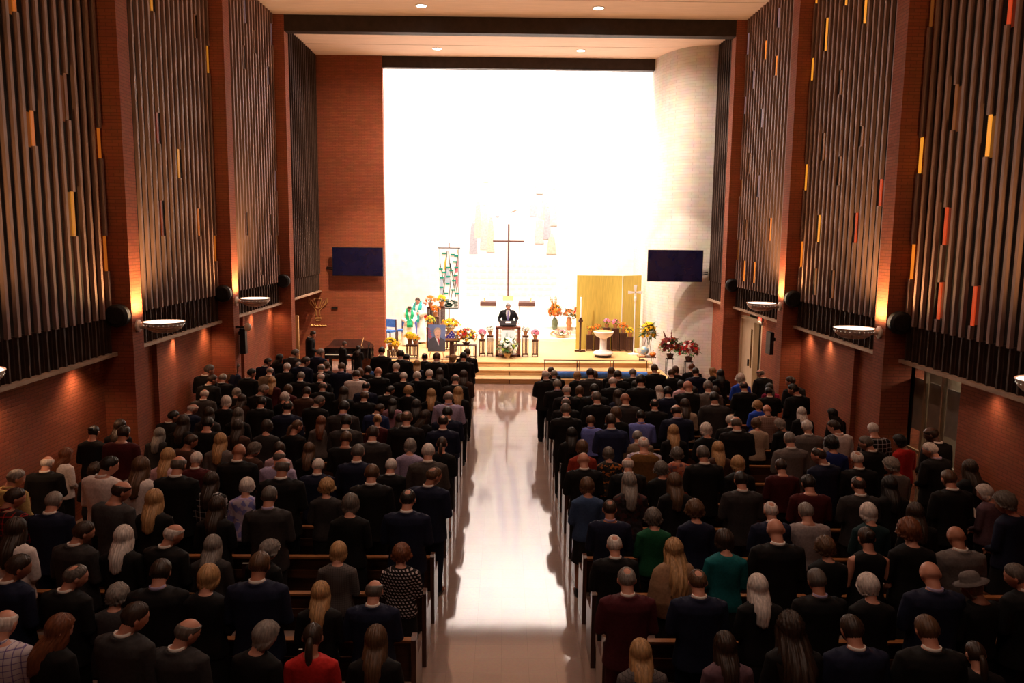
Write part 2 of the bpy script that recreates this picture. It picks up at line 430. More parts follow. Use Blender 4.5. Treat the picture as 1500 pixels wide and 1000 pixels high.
RW = "21.7,10.2,10.7,p 24.3,10.1,10.7,p 22.6,9.6,10.1,o 21.6,9.0,9.5,o 23.6,9.0,9.5,p 24.3,8.4,8.9,p 22.6,7.8,8.3,p 23.6,6.6,7.2,d 21.6,6.5,7.1,d 24.3,6.0,6.5,d 22.5,5.9,6.5,p 23.5,4.7,5.3,d 21.5,4.7,5.3,o 24.3,4.1,4.7,d 23.5,3.5,4.1,o 22.5,3.5,4.1,o 19.1,10.1,10.6,y 17.3,9.6,10.1,y 16.3,9.0,9.5,y 18.3,8.9,9.6,y 19.1,8.4,8.9,y 19.1,5.9,6.5,y 18.2,6.5,7.1,d 17.3,7.8,8.3,d 16.2,6.6,7.0,d 17.2,5.9,6.5,d 15.2,5.4,5.9,r 18.2,4.7,5.3,y 16.2,4.7,5.3,r 19.1,4.1,4.7,o 18.2,3.5,4.1,d 17.2,3.5,4.1,d 13.8,8.3,8.8,d 11.7,7.8,8.3,r 12.8,6.5,7.2,d 11.8,6.0,6.6,y 13.8,5.9,6.5,y 12.8,4.7,5.3,r 13.8,4.1,4.7,o 12.8,3.5,4.1,r 11.8,3.5,4.1,r"
def wins(s): return [(float(a), float(b), float(c), d) for a, b, c, d in (t.split(',') for t in s.split())]
WINS = {-1: wins(LW), 1: wins(RW)}
WL = {-1: 'left', 1: 'right'}
BAYN = ['rearmost', 'second rearmost', 'nearest visible', 'second', 'third', 'chancel end']
def screen(side, y0, y1, bay, lab):
    xf = -6.81 if side < 0 else 7.02          # rail front plane
    s = -side                                  # direction into the room
    root = empty('slatted_screen', (xf, y0, 2.64))
    tag(root, lab, 'screen', 'slatted screens on the side walls')
    n = max(2, round((y1-y0)/.243)); w = (y1-y0)/n
    # fins: light upper flange and dark lower flange
    up_, lo_ = MB(), MB()
    wl = [q for q in WINS[side] if y0 - .05 < q[0] < y1 + .3]
    cols = {}
    for q in wl:
        c = min(n-1, max(0, int((q[0]-y0)/w))); cols.setdefault(c, []).append(q)
    def X(a, b): return (min(a*s, b*s), max(a*s, b*s))
    for j in range(n):
        yc = (j+.5)*w
        z0 = .65; segs = []
        for q in sorted(cols.get(j, []), key=lambda q: q[1]):
            segs.append((z0, q[1]-2.64)); z0 = q[2]-2.64
        segs.append((z0, 8.46))
        for a, b in segs:
            if b - a > .05:
                x = X(-.075, -.015); up_.box(x[0], x[1], yc-.034, yc+.034, a, b)
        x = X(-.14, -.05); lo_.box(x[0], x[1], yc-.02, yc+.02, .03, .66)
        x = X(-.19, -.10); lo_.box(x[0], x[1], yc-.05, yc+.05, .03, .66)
    sl = up_.build('slats', M_slat if bay < 5 else M_slatdark, root)  # chancel-end slats take the dark colour as painted-in shade
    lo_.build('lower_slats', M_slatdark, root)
    bk = MB(); x = X(-.21, -.19); bk.box(x[0], x[1], 0, y1-y0, 0, 8.46); bk.build('backing', M_gap, root)
    rl = MB(); x = X(-.10, 0); rl.box(x[0], x[1], 0, y1-y0, -.03, .03); rl.build('bottom_rail', M_rail, root)
    PW = .045
    for c in cols:
        for q in cols[c]:
            yc = (c+.5)*w
            g = MB(); x = X(-.065, -.05); g.box(x[0], x[1], yc-PW*.9, yc+PW*.9, q[1]-2.64, q[2]-2.64)
            gp = g.build('glass_pane', PANE[q[3]] if side > 0 else PANEL_[q[3]], root)
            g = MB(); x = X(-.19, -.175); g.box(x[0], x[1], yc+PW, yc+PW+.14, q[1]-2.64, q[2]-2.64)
            g.build('dim_side_pane', SPILL_GLOW[q[3]], gp)  # painted light spill on the gap beside the slit, no real glass
    return root
bays = [(PY[i]+.42, PY[i+1]) for i in range(5)] + [(24.80, 29.7)]
ORD = ['behind the camera, out of sight', 'beside the nearest pews', 'first from the camera', 'second from the camera', 'third from the camera', 'narrow one next to the chancel']
for side in (-1, 1):
    for i, (a, b) in enumerate(bays):
        if i == 0: continue
        if side > 0 and i == 5: b = 27.55
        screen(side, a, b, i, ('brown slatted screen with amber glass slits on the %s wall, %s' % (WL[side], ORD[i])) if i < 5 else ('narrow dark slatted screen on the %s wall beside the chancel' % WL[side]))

# ------------------------------------------------------------------ wall bowl lights
M_bowl = noisy('bowl_shade', (.85, .72, .62), .5, .3, 30, .1)
M_glow = emis('bowl_glow', (1.0, .86, .70), 3.0)
def sconce(side, y, lab):
    xw = -6.53 if side < 0 else 6.75
    s = -side
    root = empty('wall_bowl_light', (xw, y, 3.12)); tag(root, lab, 'wall light', 'bowl lights on the brick piers')
    M = Matrix.Rotation(math.pi/2, 3, 'Y')
    m = MB(); m.tube([(0, 0, 0), (s*.03, 0, 0), (s*.05, 0, 0)], [.11, .11, .07], 20); m.tube([(s*.04, 0, 0), (s*.18, 0, 0)], [.055, .05], 14)
    m.build('wall_bracket', M_bowl, root, smooth=True, sharp=40)
    cx = s*.47; q_ = .86
    prof = [(.02, -.17), (.12, -.165), (.22, -.145), (.31, -.10), (.375, -.035), (.405, .045), (.415, .05), (.41, .06), (.395, .05), (.37, -.01), (.30, -.08), (.20, -.12), (.02, -.14)]
    prof = [(r_*q_, z_*.9) for r_, z_ in prof]
    b = MB().lathe(prof, (cx, 0, .03), 40); b.build('bowl', M_bowl, root, smooth=True, sharp=50)
    h = MB()
    for j in range(26):
        a = 2*math.pi*j/26; h.ball((cx + .340*math.cos(a), .340*math.sin(a), .030), .0032, 6, 4)
    h.build('rim_perforations', M_glow, root)
    g = MB().lathe([(.02, .0), (.330, .0), (.330, .012), (.02, .012)], (cx, 0, .060), 32); g.build('diffuser', M_glow, root)
    l = bpy.data.lights.new('bowl_lamp', 'SPOT'); l.energy = 330; l.color = (1.0, .56, .22); l.shadow_soft_size = .10
    l.spot_size = R(165); l.spot_blend = .6
    lo = bpy.data.objects.new('bowl_lamp', l); C.objects.link(lo); lo.parent = root
    lo.location = (cx*.62, 0, .16); lo.rotation_euler = (math.pi, 0, 0)
for side in (-1, 1):
    for y, t in ((8.96, 'nearest the camera, cut by the picture edge'), (14.16, 'on the nearer brick pier'), (19.38, 'on the farther brick pier')):
        sconce(side, y, 'cream metal bowl uplight on the %s wall, %s' % (WL[side], t))
# small downlights in the soffit that scallop the lower brick
for y in (5.6, 7.4, 10.6, 12.9, 16.7, 18.7, 21.9, 24.0):
    spot('soffit_lamp', (-6.87, y, 2.60), (-7.2, y, 0), 62, (1.0, .56, .30), 130, 1.0, .14)
for y in (6.6, 11.4, 17.2, 18.6, 22.0):
    spot('soffit_lamp', (7.08, y, 2.60), (7.35, y, 0), 22 if y < 12 else 55, (1.0, .60, .36), 130, 1.0, .14)

# recessed ceiling lights
M_lens = emis('downlight_lens', (1.0, .88, .76), 14)
for y in DL_Y:
    for x in (-2.4, 2.55):
        root = empty('ceiling_downlight', (x, y, 11.08))
        tag(root, 'round recessed ceiling light, %s of the aisle, %s' % ('left' if x < 0 else 'right', 'just before the chancel beam' if y > 28 else ('just before the dark cross beam' if y > 23 else 'over the nave, %s pair from the chancel' % {2.4: 'sixth', 7.65: 'fifth', 12.85: 'fourth', 18.1: 'third'}[y])), 'ceiling light', 'recessed ceiling lights')
        MB().lathe([(.15, 0), (.17, .0), (.17, .02), (.15, .02)], (0, 0, 0), 24, False).build('trim_ring', M_white, root)
        MB().lathe([(.01, .012), (.145, .012), (.145, .02), (.01, .02)], (0, 0, 0), 24).build('lens', M_lens, root)

# round black wall speakers, column speakers, camera
for side in (-1, 1):
    xw = -6.53 if side < 0 else 6.75
    for y, t in ((13.95, 'nearest'), (19.17, 'middle'), (24.38, 'farthest')):
        root = empty('wall_speaker', (xw + side*.19, y-.02, 3.33)); tag(root, 'round black loudspeaker on the %s brick piers, the %s of three' % (WL[side], t), 'loudspeaker', 'round speakers on the piers')
        MB().tube([(0, 0, 0), (0, -.03, 0), (0, -.14, 0), (0, -.18, 0)], [.14, .20, .20, .16], 24).build('speaker_body', M_black, root, smooth=True, sharp=40)
        MB().tube([(0, -.18, 0), (0, -.19, 0)], [.155, .14], 24).build('grille', noisy('grille_cloth', (.02, .018, .018), .9, .1, 60, .4), root)
        MB().cbox((side*.10, .0, -.02), (.08, .03, .10)).build('mount', M_brass, root)
cs = empty('column_speaker', (-6.42, 19.5, 2.13)); tag(cs, 'tall narrow black column speaker under the left bowl light', 'loudspeaker')
MB().cbox((0, 0, 0), (.14, .16, .62)).build('cabinet', M_black, cs); MB().cbox((-.07, 0, .2), (.08, .06, .08)).build('mount', M_black, cs)
cv = empty('security_camera', (-6.30, 19.3, 2.50)); tag(cv, 'white dome camera on a black arm on the left brick pier', 'camera')
MB().tube([(-.23, 0, 0), (0, 0, 0)], [.03, .025], 10).build('arm', M_black, cv); MB().ball((.06, 0, .0), (.09, .08, .10), 16, 10).build('dome', M_white, cv, smooth=True)
c2 = empty('column_speaker', (6.95, 20.6, 2.05)); tag(c2, 'black rectangular loudspeaker under the right slatted screen', 'loudspeaker')
MB().cbox((0, 0, 0), (.10, .34, .58)).build('cabinet', M_black, c2); MB().cbox((.16, 0, .1), (.25, .06, .08)).build('mount', M_black, c2)

# exit sign above the doorway
def text_mesh(txt, size, name, mat_, parent, loc, rot, ext=.004):
    c = bpy.data.curves.new(name, 'FONT'); c.body = txt; c.size = size; c.extrude = ext; c.align_x = 'CENTER'; c.align_y = 'CENTER'
    o = bpy.data.objects.new('t', c); C.objects.link(o)
    dg = bpy.context.evaluated_depsgraph_get(); dg.update()
    me = bpy.data.meshes.new_from_object(o.evaluated_get(dg)); bpy.data.objects.remove(o)
    me.materials.clear(); me.materials.append(mat_)
    q = bpy.data.objects.new(name, me); C.objects.link(q); q.parent = parent; q.location = loc; q.rotation_euler = rot
    return q
ex = empty('exit_sign', (7.14, 22.0, 2.52)); tag(ex, 'small lit red EXIT sign beside the doorway on the right', 'sign')
MB().cbox((0, 0, 0), (.06, .30, .16)).build('sign_box', M_white, ex)
text_mesh('EXIT', .15, 'sign_letters', emis('exit_red', (1.0, .04, .02), 2.0), ex, (-.034, 0, 0), (R(90), 0, R(-90)))

# televisions
def tv(name_lab, loc, rz, w, h, armx):
    root = empty('television', loc, rz); tag(root, name_lab, 'television')
    b = MB(); b.cbox((0, 0, 0), (w, .06, h)); b.build('casing', M_black, root)
    MB().cbox((0, -.033, 0), (w-.04, .006, h-.04)).build('display', M_screen, root)
    a = MB(); a.tube([(armx[0], .03, -.25), (armx[1], armx[2], -.22)], .02, 8); a.tube([(armx[0], .03, -.32), (armx[1], armx[2], -.28)], .02, 8); a.cbox((armx[0], .05, -.28), (.25, .04, .3))
    a.build('bracket', M_black, root)
tv('large black wall television on the left brick wall', (-5.40, 29.42, 3.75), 0, 1.86, 1.05, (-.7, -1.2, .26))
tv('large black television in front of the curved white wall', (5.80, 27.2, 3.79), R(0), 1.88, 1.08, (.8, 1.2, .32))

# brass emblem of raised hands and a shell above waves on the left brick wall, and a vent
em = empty('wall_emblem', (-6.95, 29.69, 1.9)); tag(em, 'thin brass line emblem of hands and cup above waves on left brick wall', 'emblem')
m = MB()
def ln(pts, r=.010): m.tube([(x, -.02, z) for x, z in pts], r, 6)
ln([(-.30, .46), (-.28, .30), (-.20, .18), (-.08, .02), (-.08, -.18)]); ln([(.30, .46), (.28, .30), (.20, .18), (.06, .02), (.06, -.18)])
ln([(-.34, .46), (-.34, .32), (-.24, .20)]); ln([(.34, .46), (.34, .32), (.24, .20)])
ln([(-.14, .46), (.14, .46)]); ln([(-.14, .46), (-.05, .14)]); ln([(.14, .46), (.05, .14)]); ln([(-.24, .40), (-.16, .28), (-.10, .14), (.0, .10), (.10, .14), (.16, .28), (.24, .40)])
ln([(-.10, -.24), (.10, -.24)]); ln([(-.12, -.30), (.12, -.30)]); ln([(-.08, -.36), (.08, -.36)]); ln([(-.05, -.12), (-.05, -.22)])
ln([(-.30 + .05*i, -.56 + (.03 if i % 2 else 0)) for i in range(13)])
m.build('emblem_lines', emis('brass_lines', (.5, .25, .05), .0) if 0 else M_brass, em)
vt = MB().cbox((0, 0, 0), (.22, .03, .09)); vo = vt.build('wall_vent', M_gap, loc=(-6.34, 29.68, 2.01)); tag(vo, 'small dark vent in the left brick wall under the television', 'vent')
wp = MB().cbox((0, 0, 0), (.14, .10, 2.2)); wo = wp.build('door_2', M_oak, loc=(-6.55, 25.0, 1.1)); wo['kind'] = 'structure'
# ================================================================== CHANCEL
PZ = .5
COLS = {'yellow': (.85, .55, .02), 'gold': (.80, .40, .03), 'orange': (.80, .20, .02), 'red': (.55, .02, .02), 'pink': (.72, .22, .30), 'white': (.85, .82, .74),
        'burgundy': (.16, .015, .02), 'peach': (.80, .42, .24), 'lime': (.45, .55, .08), 'rust': (.45, .12, .02)}
M_fl = {k: noisy('petals_'+k, v, .65, .2, 30, .15) for k, v in COLS.items()}
def blossom(mb, c, r, nrm_, rnd, petals=7):
    nrm_ = Vector(nrm_).normalized()
    u = nrm_.cross(Vector((0, 0, 1)))
    if u.length < .1: u = Vector((1, 0, 0))
    u.normalize(); w = nrm_.cross(u); c = Vector(c)
    a0 = rnd.uniform(0, 6.28)
    for ring, (rr, lift, nn) in enumerate(((1.0, .15, petals), (.6, .4, petals-2))):
        for j in range(nn):
            a = a0 + 2*math.pi*j/nn + ring*.4; d = u*math.cos(a) + w*math.sin(a); t = u*-math.sin(a) + w*math.cos(a)
            p0 = c + nrm_*.1*r; p1 = c + d*r*rr*.55 + t*r*.26*rr + nrm_*r*(lift); p2 = c + d*r*rr + nrm_*r*lift*1.3; p3 = c + d*r*rr*.55 - t*r*.26*rr + nrm_*r*lift
            q = [p - nrm_*r*.07 for p in (p0, p1, p2, p3)]
            mb.add([p0, p1, p2, p3] + q, [(0,1,2,3), (7,6,5,4), (0,4,5,1), (1,5,6,2), (2,6,7,3), (3,7,4,0)])
    mb.ball(c + nrm_*.25*r, r*.22, 6, 4)
def leaf(mb, c, d, L, wd):
    d = Vector(d).normalized(); s = d.cross(Vector((0, 0, 1)))
    if s.length < .1: s = Vector((1, 0, 0))
    s.normalize(); n_ = s.cross(d); c = Vector(c)
    p = [c, c + d*L*.45 + s*wd + n_*L*.05, c + d*L - n_*L*.12, c + d*L*.45 - s*wd + n_*L*.05]
    q = [v - n_*.004 for v in p]
    mb.add(p+q, [(0,1,2,3), (7,6,5,4), (0,4,5,1), (1,5,6,2), (2,6,7,3), (3,7,4,0)])
def pot_mb(h, r, kind):
    m = MB()
    if kind == 'vase': m.lathe([(r*.5, 0), (r*.7, h*.15), (r, h*.55), (r*.8, h*.85), (r*.55, h*.95), (r*.65, h), (r*.55, h*.99), (r*.4, h*.9)], n=20)
    elif kind == 'basket':
        m.lathe([(r*.75, 0), (r, h*.7), (r*1.08, h), (r, h*.98), (r*.8, h*.8)], n=20)
        for j in range(3): m.lathe([(r*(.84+.1*j), h*(.25+.25*j)), (r*(.87+.1*j), h*(.28+.25*j)), (r*(.84+.1*j), h*(.31+.25*j))], n=20, cap=False)
    else: m.lathe([(r*.65, 0), (r*.92, h*.78), (r*.92, h*.8), (r*1.05, h*.8), (r*1.08, h), (r*.95, h), (r*.9, h*.9)], n=20)
    return m
def arrangement(name, label, cat, loc, rad, cols, nfl, fr=.035, pot=(.16, .09, 'pot'), potm=None, seed=1, group=None, leafL=.12, nleaf=60, spikes=0, zc=None):
    rnd = random.Random(seed)
    root = empty(name, loc); tag(root, label, cat, group)
    ph = 0
    if pot:
        ph = pot[0]; pot_mb(*pot).build('flower_pot' if pot[2] != 'vase' else 'vase', potm or M_terra, root, smooth=True, sharp=45)
    rx, ry, rz = rad
    cz = ph + rz*.55 if zc is None else zc
    lf = MB()
    for i in range(nleaf):
        a = rnd.uniform(0, 6.28); e = rnd.uniform(-.35, 1.2)
        d = Vector((math.cos(a)*math.cos(e), math.sin(a)*math.cos(e), math.sin(e)))
        p = Vector((0, 0, cz)) + Vector((d.x*rx, d.y*ry, d.z*rz))*rnd.uniform(.3, .85)
        leaf(lf, p, d + Vector((0, 0, rnd.uniform(-.3, .3))), leafL*rnd.uniform(.7, 1.2), leafL*.22)
    for i in range(8):
        a = rnd.uniform(0, 6.28); q = Vector((math.cos(a)*rx*.6, math.sin(a)*ry*.6, cz + rz*rnd.uniform(0, .5)))
        lf.tube([(0, 0, max(0, ph-.02)), (q.x*.4, q.y*.4, (ph+q.z)/2), q], .005, 5)
    lf.build('foliage', M_leaf, root)
    names = list(cols.keys()); tot = sum(cols.values())
    for cn in names:
        mb = MB(); k_ = max(1, int(nfl*cols[cn]/tot))
        for i in range(k_):
            a = rnd.uniform(0, 6.28); e = rnd.uniform(-.25, 1.45)
            d = Vector((math.cos(a)*math.cos(e), math.sin(a)*math.cos(e), math.sin(e)))
            s_ = rnd.uniform(.78, 1.05)
            p = Vector((0, 0, cz)) + Vector((d.x*rx, d.y*ry, d.z*rz))*s_
            blossom(mb, p, fr*rnd.uniform(.75, 1.25), d + Vector((0, -.25, 0)), rnd)
        if spikes and cn == names[0]:
            for sidx in range(spikes):
                a = rnd.uniform(0, 6.28); hh = rnd.uniform(.35, .6)
                b0 = Vector((math.cos(a)*rx*.25, math.sin(a)*ry*.25, cz+rz*.5)); 
                for t in range(9):
                    blossom(mb, b0 + Vector((math.cos(a)*.02*t, 0, hh*t/9)), fr*.8*(1-.06*t), (rnd.uniform(-1, 1), -1, .3), rnd, 6)
        mb.build(cn + '_blossoms', M_fl[cn], root)
    return root
def plant_stand(label, loc, w, h, group='slatted wooden plant stands'):
    root = empty('plant_stand', loc); tag(root, label, 'plant stand', group)
    MB().cbox((0, 0, h-.0125), (w, w, .025)).build('stand_top', M_dwood, root)
    a = w/2 - .02
    for sx, sy in ((-1,-1),(1,-1),(1,1),(-1,1)):
        MB().box(sx*a-.016, sx*a+.016, sy*a-.016, sy*a+.016, 0, h-.025).build('leg', M_dwood, root)
    s = MB()
    for z in (.07, h-.05): s.cbox((0, -a, z), (w-.06, .016, .03)); s.cbox((0, a, z), (w-.06, .016, .03)); s.cbox((-a, 0, z), (.016, w-.06, .03)); s.cbox((a, 0, z), (.016, w-.06, .03))
    nn = 3
    for j in range(1, nn+1):
        t = -a + 2*a*j/(nn+1)
        s.cbox((t, -a, h/2), (.032, .014, h-.12)); s.cbox((t, a, h/2), (.032, .014, h-.12)); s.cbox((-a, t, h/2), (.014, .032, h-.12)); s.cbox((a, t, h/2), (.014, .032, h-.12))
    s.build('slats', M_dwood, root)
    return root
# ---- pulpit lectern with the speaker's notes
lec = empty('lectern', (.135, 28.15, PZ)); tag(lec, 'dark reddish wood lectern with slatted sides and white floral front panel', 'lectern')
m = MB(); m.box(-.44, -.33, -.22, .22, 0, 1.02); m.box(.33, .44, -.22, .22, 0, 1.02); m.box(-.44, .44, -.22, .22, .98, 1.06); m.box(-.44, .44, -.22, .22, 0, .06)
m.build('frame', wood('lectern_wood', (.16, .045, .025), .3), lec)
s = MB()
for x in (-.30, -.26, .26, .30): s.box(x-.01, x+.01, -.20, -.18, .06, .98)
s.build('slats', M_dwood, lec)
MB().box(-.24, .24, -.19, -.17, .07, .97).build('front_panel', M_cloth_w, lec)
rnd = random.Random(5); g = MB()
for i in range(9):
    x = rnd.uniform(-.2, .2); g.tube([(x, -.195, .1), (x+rnd.uniform(-.05, .05), -.195, .5), (x+rnd.uniform(-.08, .08), -.195, rnd.uniform(.7, .92))], [.008, .006, .002], 5)
g.build('embroidered_stems', noisy('embroidery_green', (.12, .36, .22), .8, .2, 20, .3), lec)
t = MB(); t.cbox((0, -.02, 1.17), (.60, .40, .03), Matrix.Rotation(R(18), 3, 'X')); t.box(-.20, .20, -.12, .12, 1.06, 1.15); t.build('reading_desk', noisy('desk_black', (.012, .008, .008), .9, .1), lec)
t = MB(); t.tube([(-.1, -.12, 1.13), (-.1, -.1, 1.22)], .006, 6); t.ball((-.1, -.1, 1.235), .02, 8, 6); t.build('microphone', M_black, lec)
pp = MB().cbox((0, 28.11, 1.705), (.20, .12, .004), Matrix.Rotation(R(18), 3, 'X')); o = pp.build('speech_paper', M_paper); o.location = (.135, 0, 0); tag(o, 'white sheet of notes lying on the dark lectern top', 'paper')
arrangement('flower_arrangement', 'white rose and lily arrangement in a gold pot in front of the lectern', 'flowers', (.11, 27.62, PZ), (.36, .28, .32), {'white': 6, 'lime': 1}, 110, .065, (.17, .12, 'pot'), M_goldpot, 3, leafL=.2, nleaf=110)
for x, h, col, t in ((-.78, .60, 'pink', 'outer left'), (-.50, .74, 'white', 'inner left'), (.755, .74, 'white', 'inner right'), (1.10, .60, 'pink', 'outer right')):
    plant_stand('small dark slatted plant stand, %s of the lectern' % t, (x, 28.1, PZ), .23, h)
    arrangement('potted_flower', 'pot of %s flowers on the %s stand beside the lectern' % (col, t), 'potted plant', (x, 28.1, PZ+h), (.14, .14, .13), {col: 1}, 46, .045, (.15, .08, 'pot'), M_terra, int(x*100)+300, 'potted flowers beside the lectern', .08, 26)
# ---- altar
AY = 33.9; AZ = 1.0
al = empty('altar', (.12, AY, AZ)); tag(al, 'white draped altar with two dark wooden table ends and a floral frontal', 'altar')
M_aw = wood('altar_wood', (.085, .038, .03), .3)
for a_, b_ in ((-1.15, -.46), (.46, 1.17)): MB().box(a_, b_, -.4, .4, .80, .96).build('table_top', M_aw, al)
for a_, b_ in ((-1.1, -.50), (.50, 1.12)): MB().box(a_, b_, -.36, .36, 0, .80).build('altar_cloth', M_cloth_w, al)
t = MB(); t.box(-.46, .46, -.42, .40, 0, .98); t.build('frontal', M_cloth_w, al)
g = MB(); rnd = random.Random(9)
for i in range(16):
    x = rnd.uniform(-.4, .4); z = rnd.uniform(.1, .9); leaf(g, (x, -.43, z), (rnd.uniform(-1, 1), -.02, rnd.uniform(-.2, 1)), .12, .03)
g.build('frontal_leaves', noisy('embroidery_teal', (.10, .45, .32), .8, .2, 20, .3), al)
for x, t in ((-.86, 'left'), (1.12, 'right')):
    c = empty('altar_candle', (x, AY, AZ+.96)); tag(c, 'white altar candle in a small brass holder, %s end of altar' % t, 'candle', 'altar candles')
    MB().lathe([(.05, 0), (.02, .02), (.015, .10), (.04, .12), (.03, .14)], n=14).build('candlestick', M_brass, c)
    MB().lathe([(.018, .14), (.018, .36), (.004, .37)], n=10).build('candle', M_cloth_w, c); MB().ball((0, 0, .40), (.012, .012, .03), 8, 6).build('flame', emis('flame', (1, .6, .2), 6), c)
cr = empty('standing_cross', (.15, 34.25, AZ+.98)); tag(cr, 'tall slim dark cross standing on a wooden block behind the altar', 'cross')
MB().cbox((0, 0, .09), (.44, .25, .18)).build('base_block', M_oak, cr)
M_cross = wood('cross_wood', (.12, .055, .045), .25)
MB().cbox((0, 0, 1.70), (.075, .06, 3.1)).build('upright', M_cross, cr); MB().cbox((0, -.005, 2.52), (1.34, .06, .07)).build('crossbar', M_cross, cr)
# ---- banner
bn = empty('banner', (-2.3, 33.0, AZ)); tag(bn, 'tall hanging banner of green, yellow and pink leaf shapes on a black pole', 'banner')
MB().tube([(0, 0, 0), (0, 0, 3.42)], .02, 8).build('pole', M_black, bn); MB().lathe([(.28, 0), (.28, .02), (.04, .05), (.02, .08)], n=20).build('pole_base', M_black, bn)
MB().tube([(-.46, -.03, 3.22), (.46, -.03, 3.22)], .02, 8).build('crossbar', M_black, bn)
MB().box(-.39, .39, -.045, -.03, .72, 3.20).build('cloth', M_cloth_w, bn)
def pan(name, polys, mt, y=-.05):
    q = MB()
    for p in polys: q.poly(p, (y-.004, -.044))
    return q.build(name, mt, bn)
Mt = lambda n_, c: noisy(n_, c, .8, .2, 20, .1)
pan('border', [[(-.39, .72), (-.37, .72), (-.37, 3.2), (-.39, 3.2)], [(.37, .72), (.39, .72), (.39, 3.2), (.37, 3.2)], [(-.37, .72), (.37, .72), (.37, .76), (-.37, .76)]], Mt('banner_black', (.02, .025, .025)))
lead = []
def ld(x0, z0, x1, z1, w=.024):
    dx, dz = x1-x0, z1-z0; L_ = math.hypot(dx, dz); nx, nz = -dz/L_*w/2, dx/L_*w/2
    lead.append([(x0+nx, z0+nz), (x1+nx, z1+nz), (x1-nx, z1-nz), (x0-nx, z0-nz)])
stems = [((-.30, .95), (-.20, 1.7), (-.37, 2.6)), ((-.22, 1.0), (-.18, 1.9), (-.08, 3.1)), ((-.02, 1.0), (.08, 2.0), (-.02, 3.1)), ((.06, 1.0), (.20, 1.8), (.05, 2.6)), ((.28, 1.2), (.16, 2.1), (.02, 2.6)), ((.34, 1.3), (.22, 2.1), (.36, 2.9))]
for st in stems:
    for a, b in zip(st, st[1:]): ld(a[0], a[1], b[0], b[1])
pan('stem_lines', lead, Mt('banner_line', (.03, .035, .035)), -.052)
teal = [[(x-.085, z-.032), (x+.085, z-.032), (x+.085, z+.032), (x-.085, z+.032)] for x, z in ((-.32, 1.6), (-.30, 2.0), (-.12, 1.35), (-.06, 1.75), (-.04, 2.05), (.17, 1.5), (.2, 1.88), (-.05, 2.42), (.1, 2.3), (.3, 2.42), (.27, 2.1), (.24, 2.66), (-.2, 2.22), (.33, 1.35), (-.34, 2.35), (-.2, 3.0), (.15, 2.95), (.3, 2.9))]
pan('teal_leaves', teal, Mt('banner_teal', (.012, .24, .17)), -.058)
pan('blue_panels', [[(-.16, 1.78), (.05, 1.78), (.0, 2.4), (-.12, 2.4)], [(-.36, 1.2), (-.27, 1.2), (-.24, 1.9), (-.36, 2.0)]], Mt('banner_blue', (.34, .42, .52)), -.049)
pan('yellow_panels', [[(-.22, 2.3), (-.14, 2.35), (-.12, 2.9), (-.2, 2.6)], [(.34, 3.0), (.36, 3.0), (.36, 3.15), (.34, 3.15)]], Mt('banner_yellow', (.62, .42, .08)), -.049)
pan('pink_panels', [[(.24, 2.2), (.36, 2.25), (.36, 2.75), (.3, 2.5)], [(.28, 1.8), (.36, 1.6), (.36, 2.1), (.26, 2.1)]], Mt('banner_pink', (.50, .15, .19)), -.049)
dg_ = []
for i in range(44):
    rnd = random.Random(i+40); x = rnd.uniform(-.33, .25); z = .78 + .03*(i % 10) + rnd.uniform(0, .02); w_ = rnd.uniform(.06, .2); dg_.append([(x, z), (min(.36, x+w_), z), (min(.36, x+w_), z+.035), (x, z+.035)])
pan('green_water', dg_, Mt('banner_green', (.010, .060, .042)), -.05)
# ---- mural of faint figures and rays on the white wall
mu = empty('wall_mural', (.13, 36.0, 0)); tag(mu, 'pale mosaic mural of two groups of robed figures high on the white wall', 'mural')
mcol = [noisy('mosaic_%d' % i_, c_, .85, .15, 14, .15) for i_, c_ in enumerate(((.32, .31, .33), (.43, .39, .36), (.46, .41, .32), (.50, .45, .41), (.53, .51, .56)))]
dep = [0]
def piece(nm, pts, ci, par):
    dep[0] += 1; y1 = -.004 - .0016*dep[0]
    return MB().poly(pts, (y1, -.001)).build(nm, mcol[ci], par)
for x, z, h, w, ci in ((-1.55, 3.9, 1.6, .38, 0), (-1.35, 4.6, 1.9, .34, 2), (-1.05, 4.1, 2.2, .42, 1), (-.78, 4.0, 1.7, .36, 2), (1.12, 5.6, 1.6, .34, 0), (1.40, 4.4, 2.1, .42, 1), (1.62, 5.5, 1.5, .34, 2), (1.75, 4.6, 1.6, .36, 0), (2.02, 5.2, 1.8, .34, 1), (1.95, 3.95, .9, .44, 2)):
    rb_ = piece('robed_figure', [(x-w*.5, z), (x+w*.5, z), (x+w*.32, z+h*.75), (x+w*.18, z+h*.86), (x-w*.18, z+h*.86), (x-w*.32, z+h*.75)], ci, mu)
    piece('head', [(x+w*.2*math.cos(a), z+h*.93+w*.2*math.sin(a)) for a in [i*math.pi/5 for i in range(10)]], 3, rb_)
piece('wing_shape', [(-1.25, 7.1), (-.85, 7.1), (-.62, 7.6), (-1.0, 7.35), (-1.15, 7.8), (-1.28, 7.7)], 0, mu)
piece('wing_shape', [(1.25, 6.6), (1.55, 6.6), (1.9, 8.0), (1.5, 7.5), (1.05, 7.95)], 0, mu)
piece('descending_ray', [(.12, 5.8), (.38, 5.9), (.66, 8.4), (.52, 10.0), (.42, 8.2)], 4, mu); piece('descending_ray', [(-.55, 5.6), (-.40, 5.6), (-.02, 8.4), (.06, 10.0), (-.30, 8.2)], 4, mu)
rnd = random.Random(77); M_inl = noisy('inlay', (.66, .60, .53), .8, .2, 5, .05)
for r_ in range(6):
    x = -1.85
    while x < 2.0:
        w_ = rnd.uniform(.12, .3); MB().box(x, x+w_, -.008, -.002, 3.35-.26*r_, 3.47-.26*r_).build('inlaid_band', M_inl, mu); x += w_ + rnd.uniform(.06, .14)
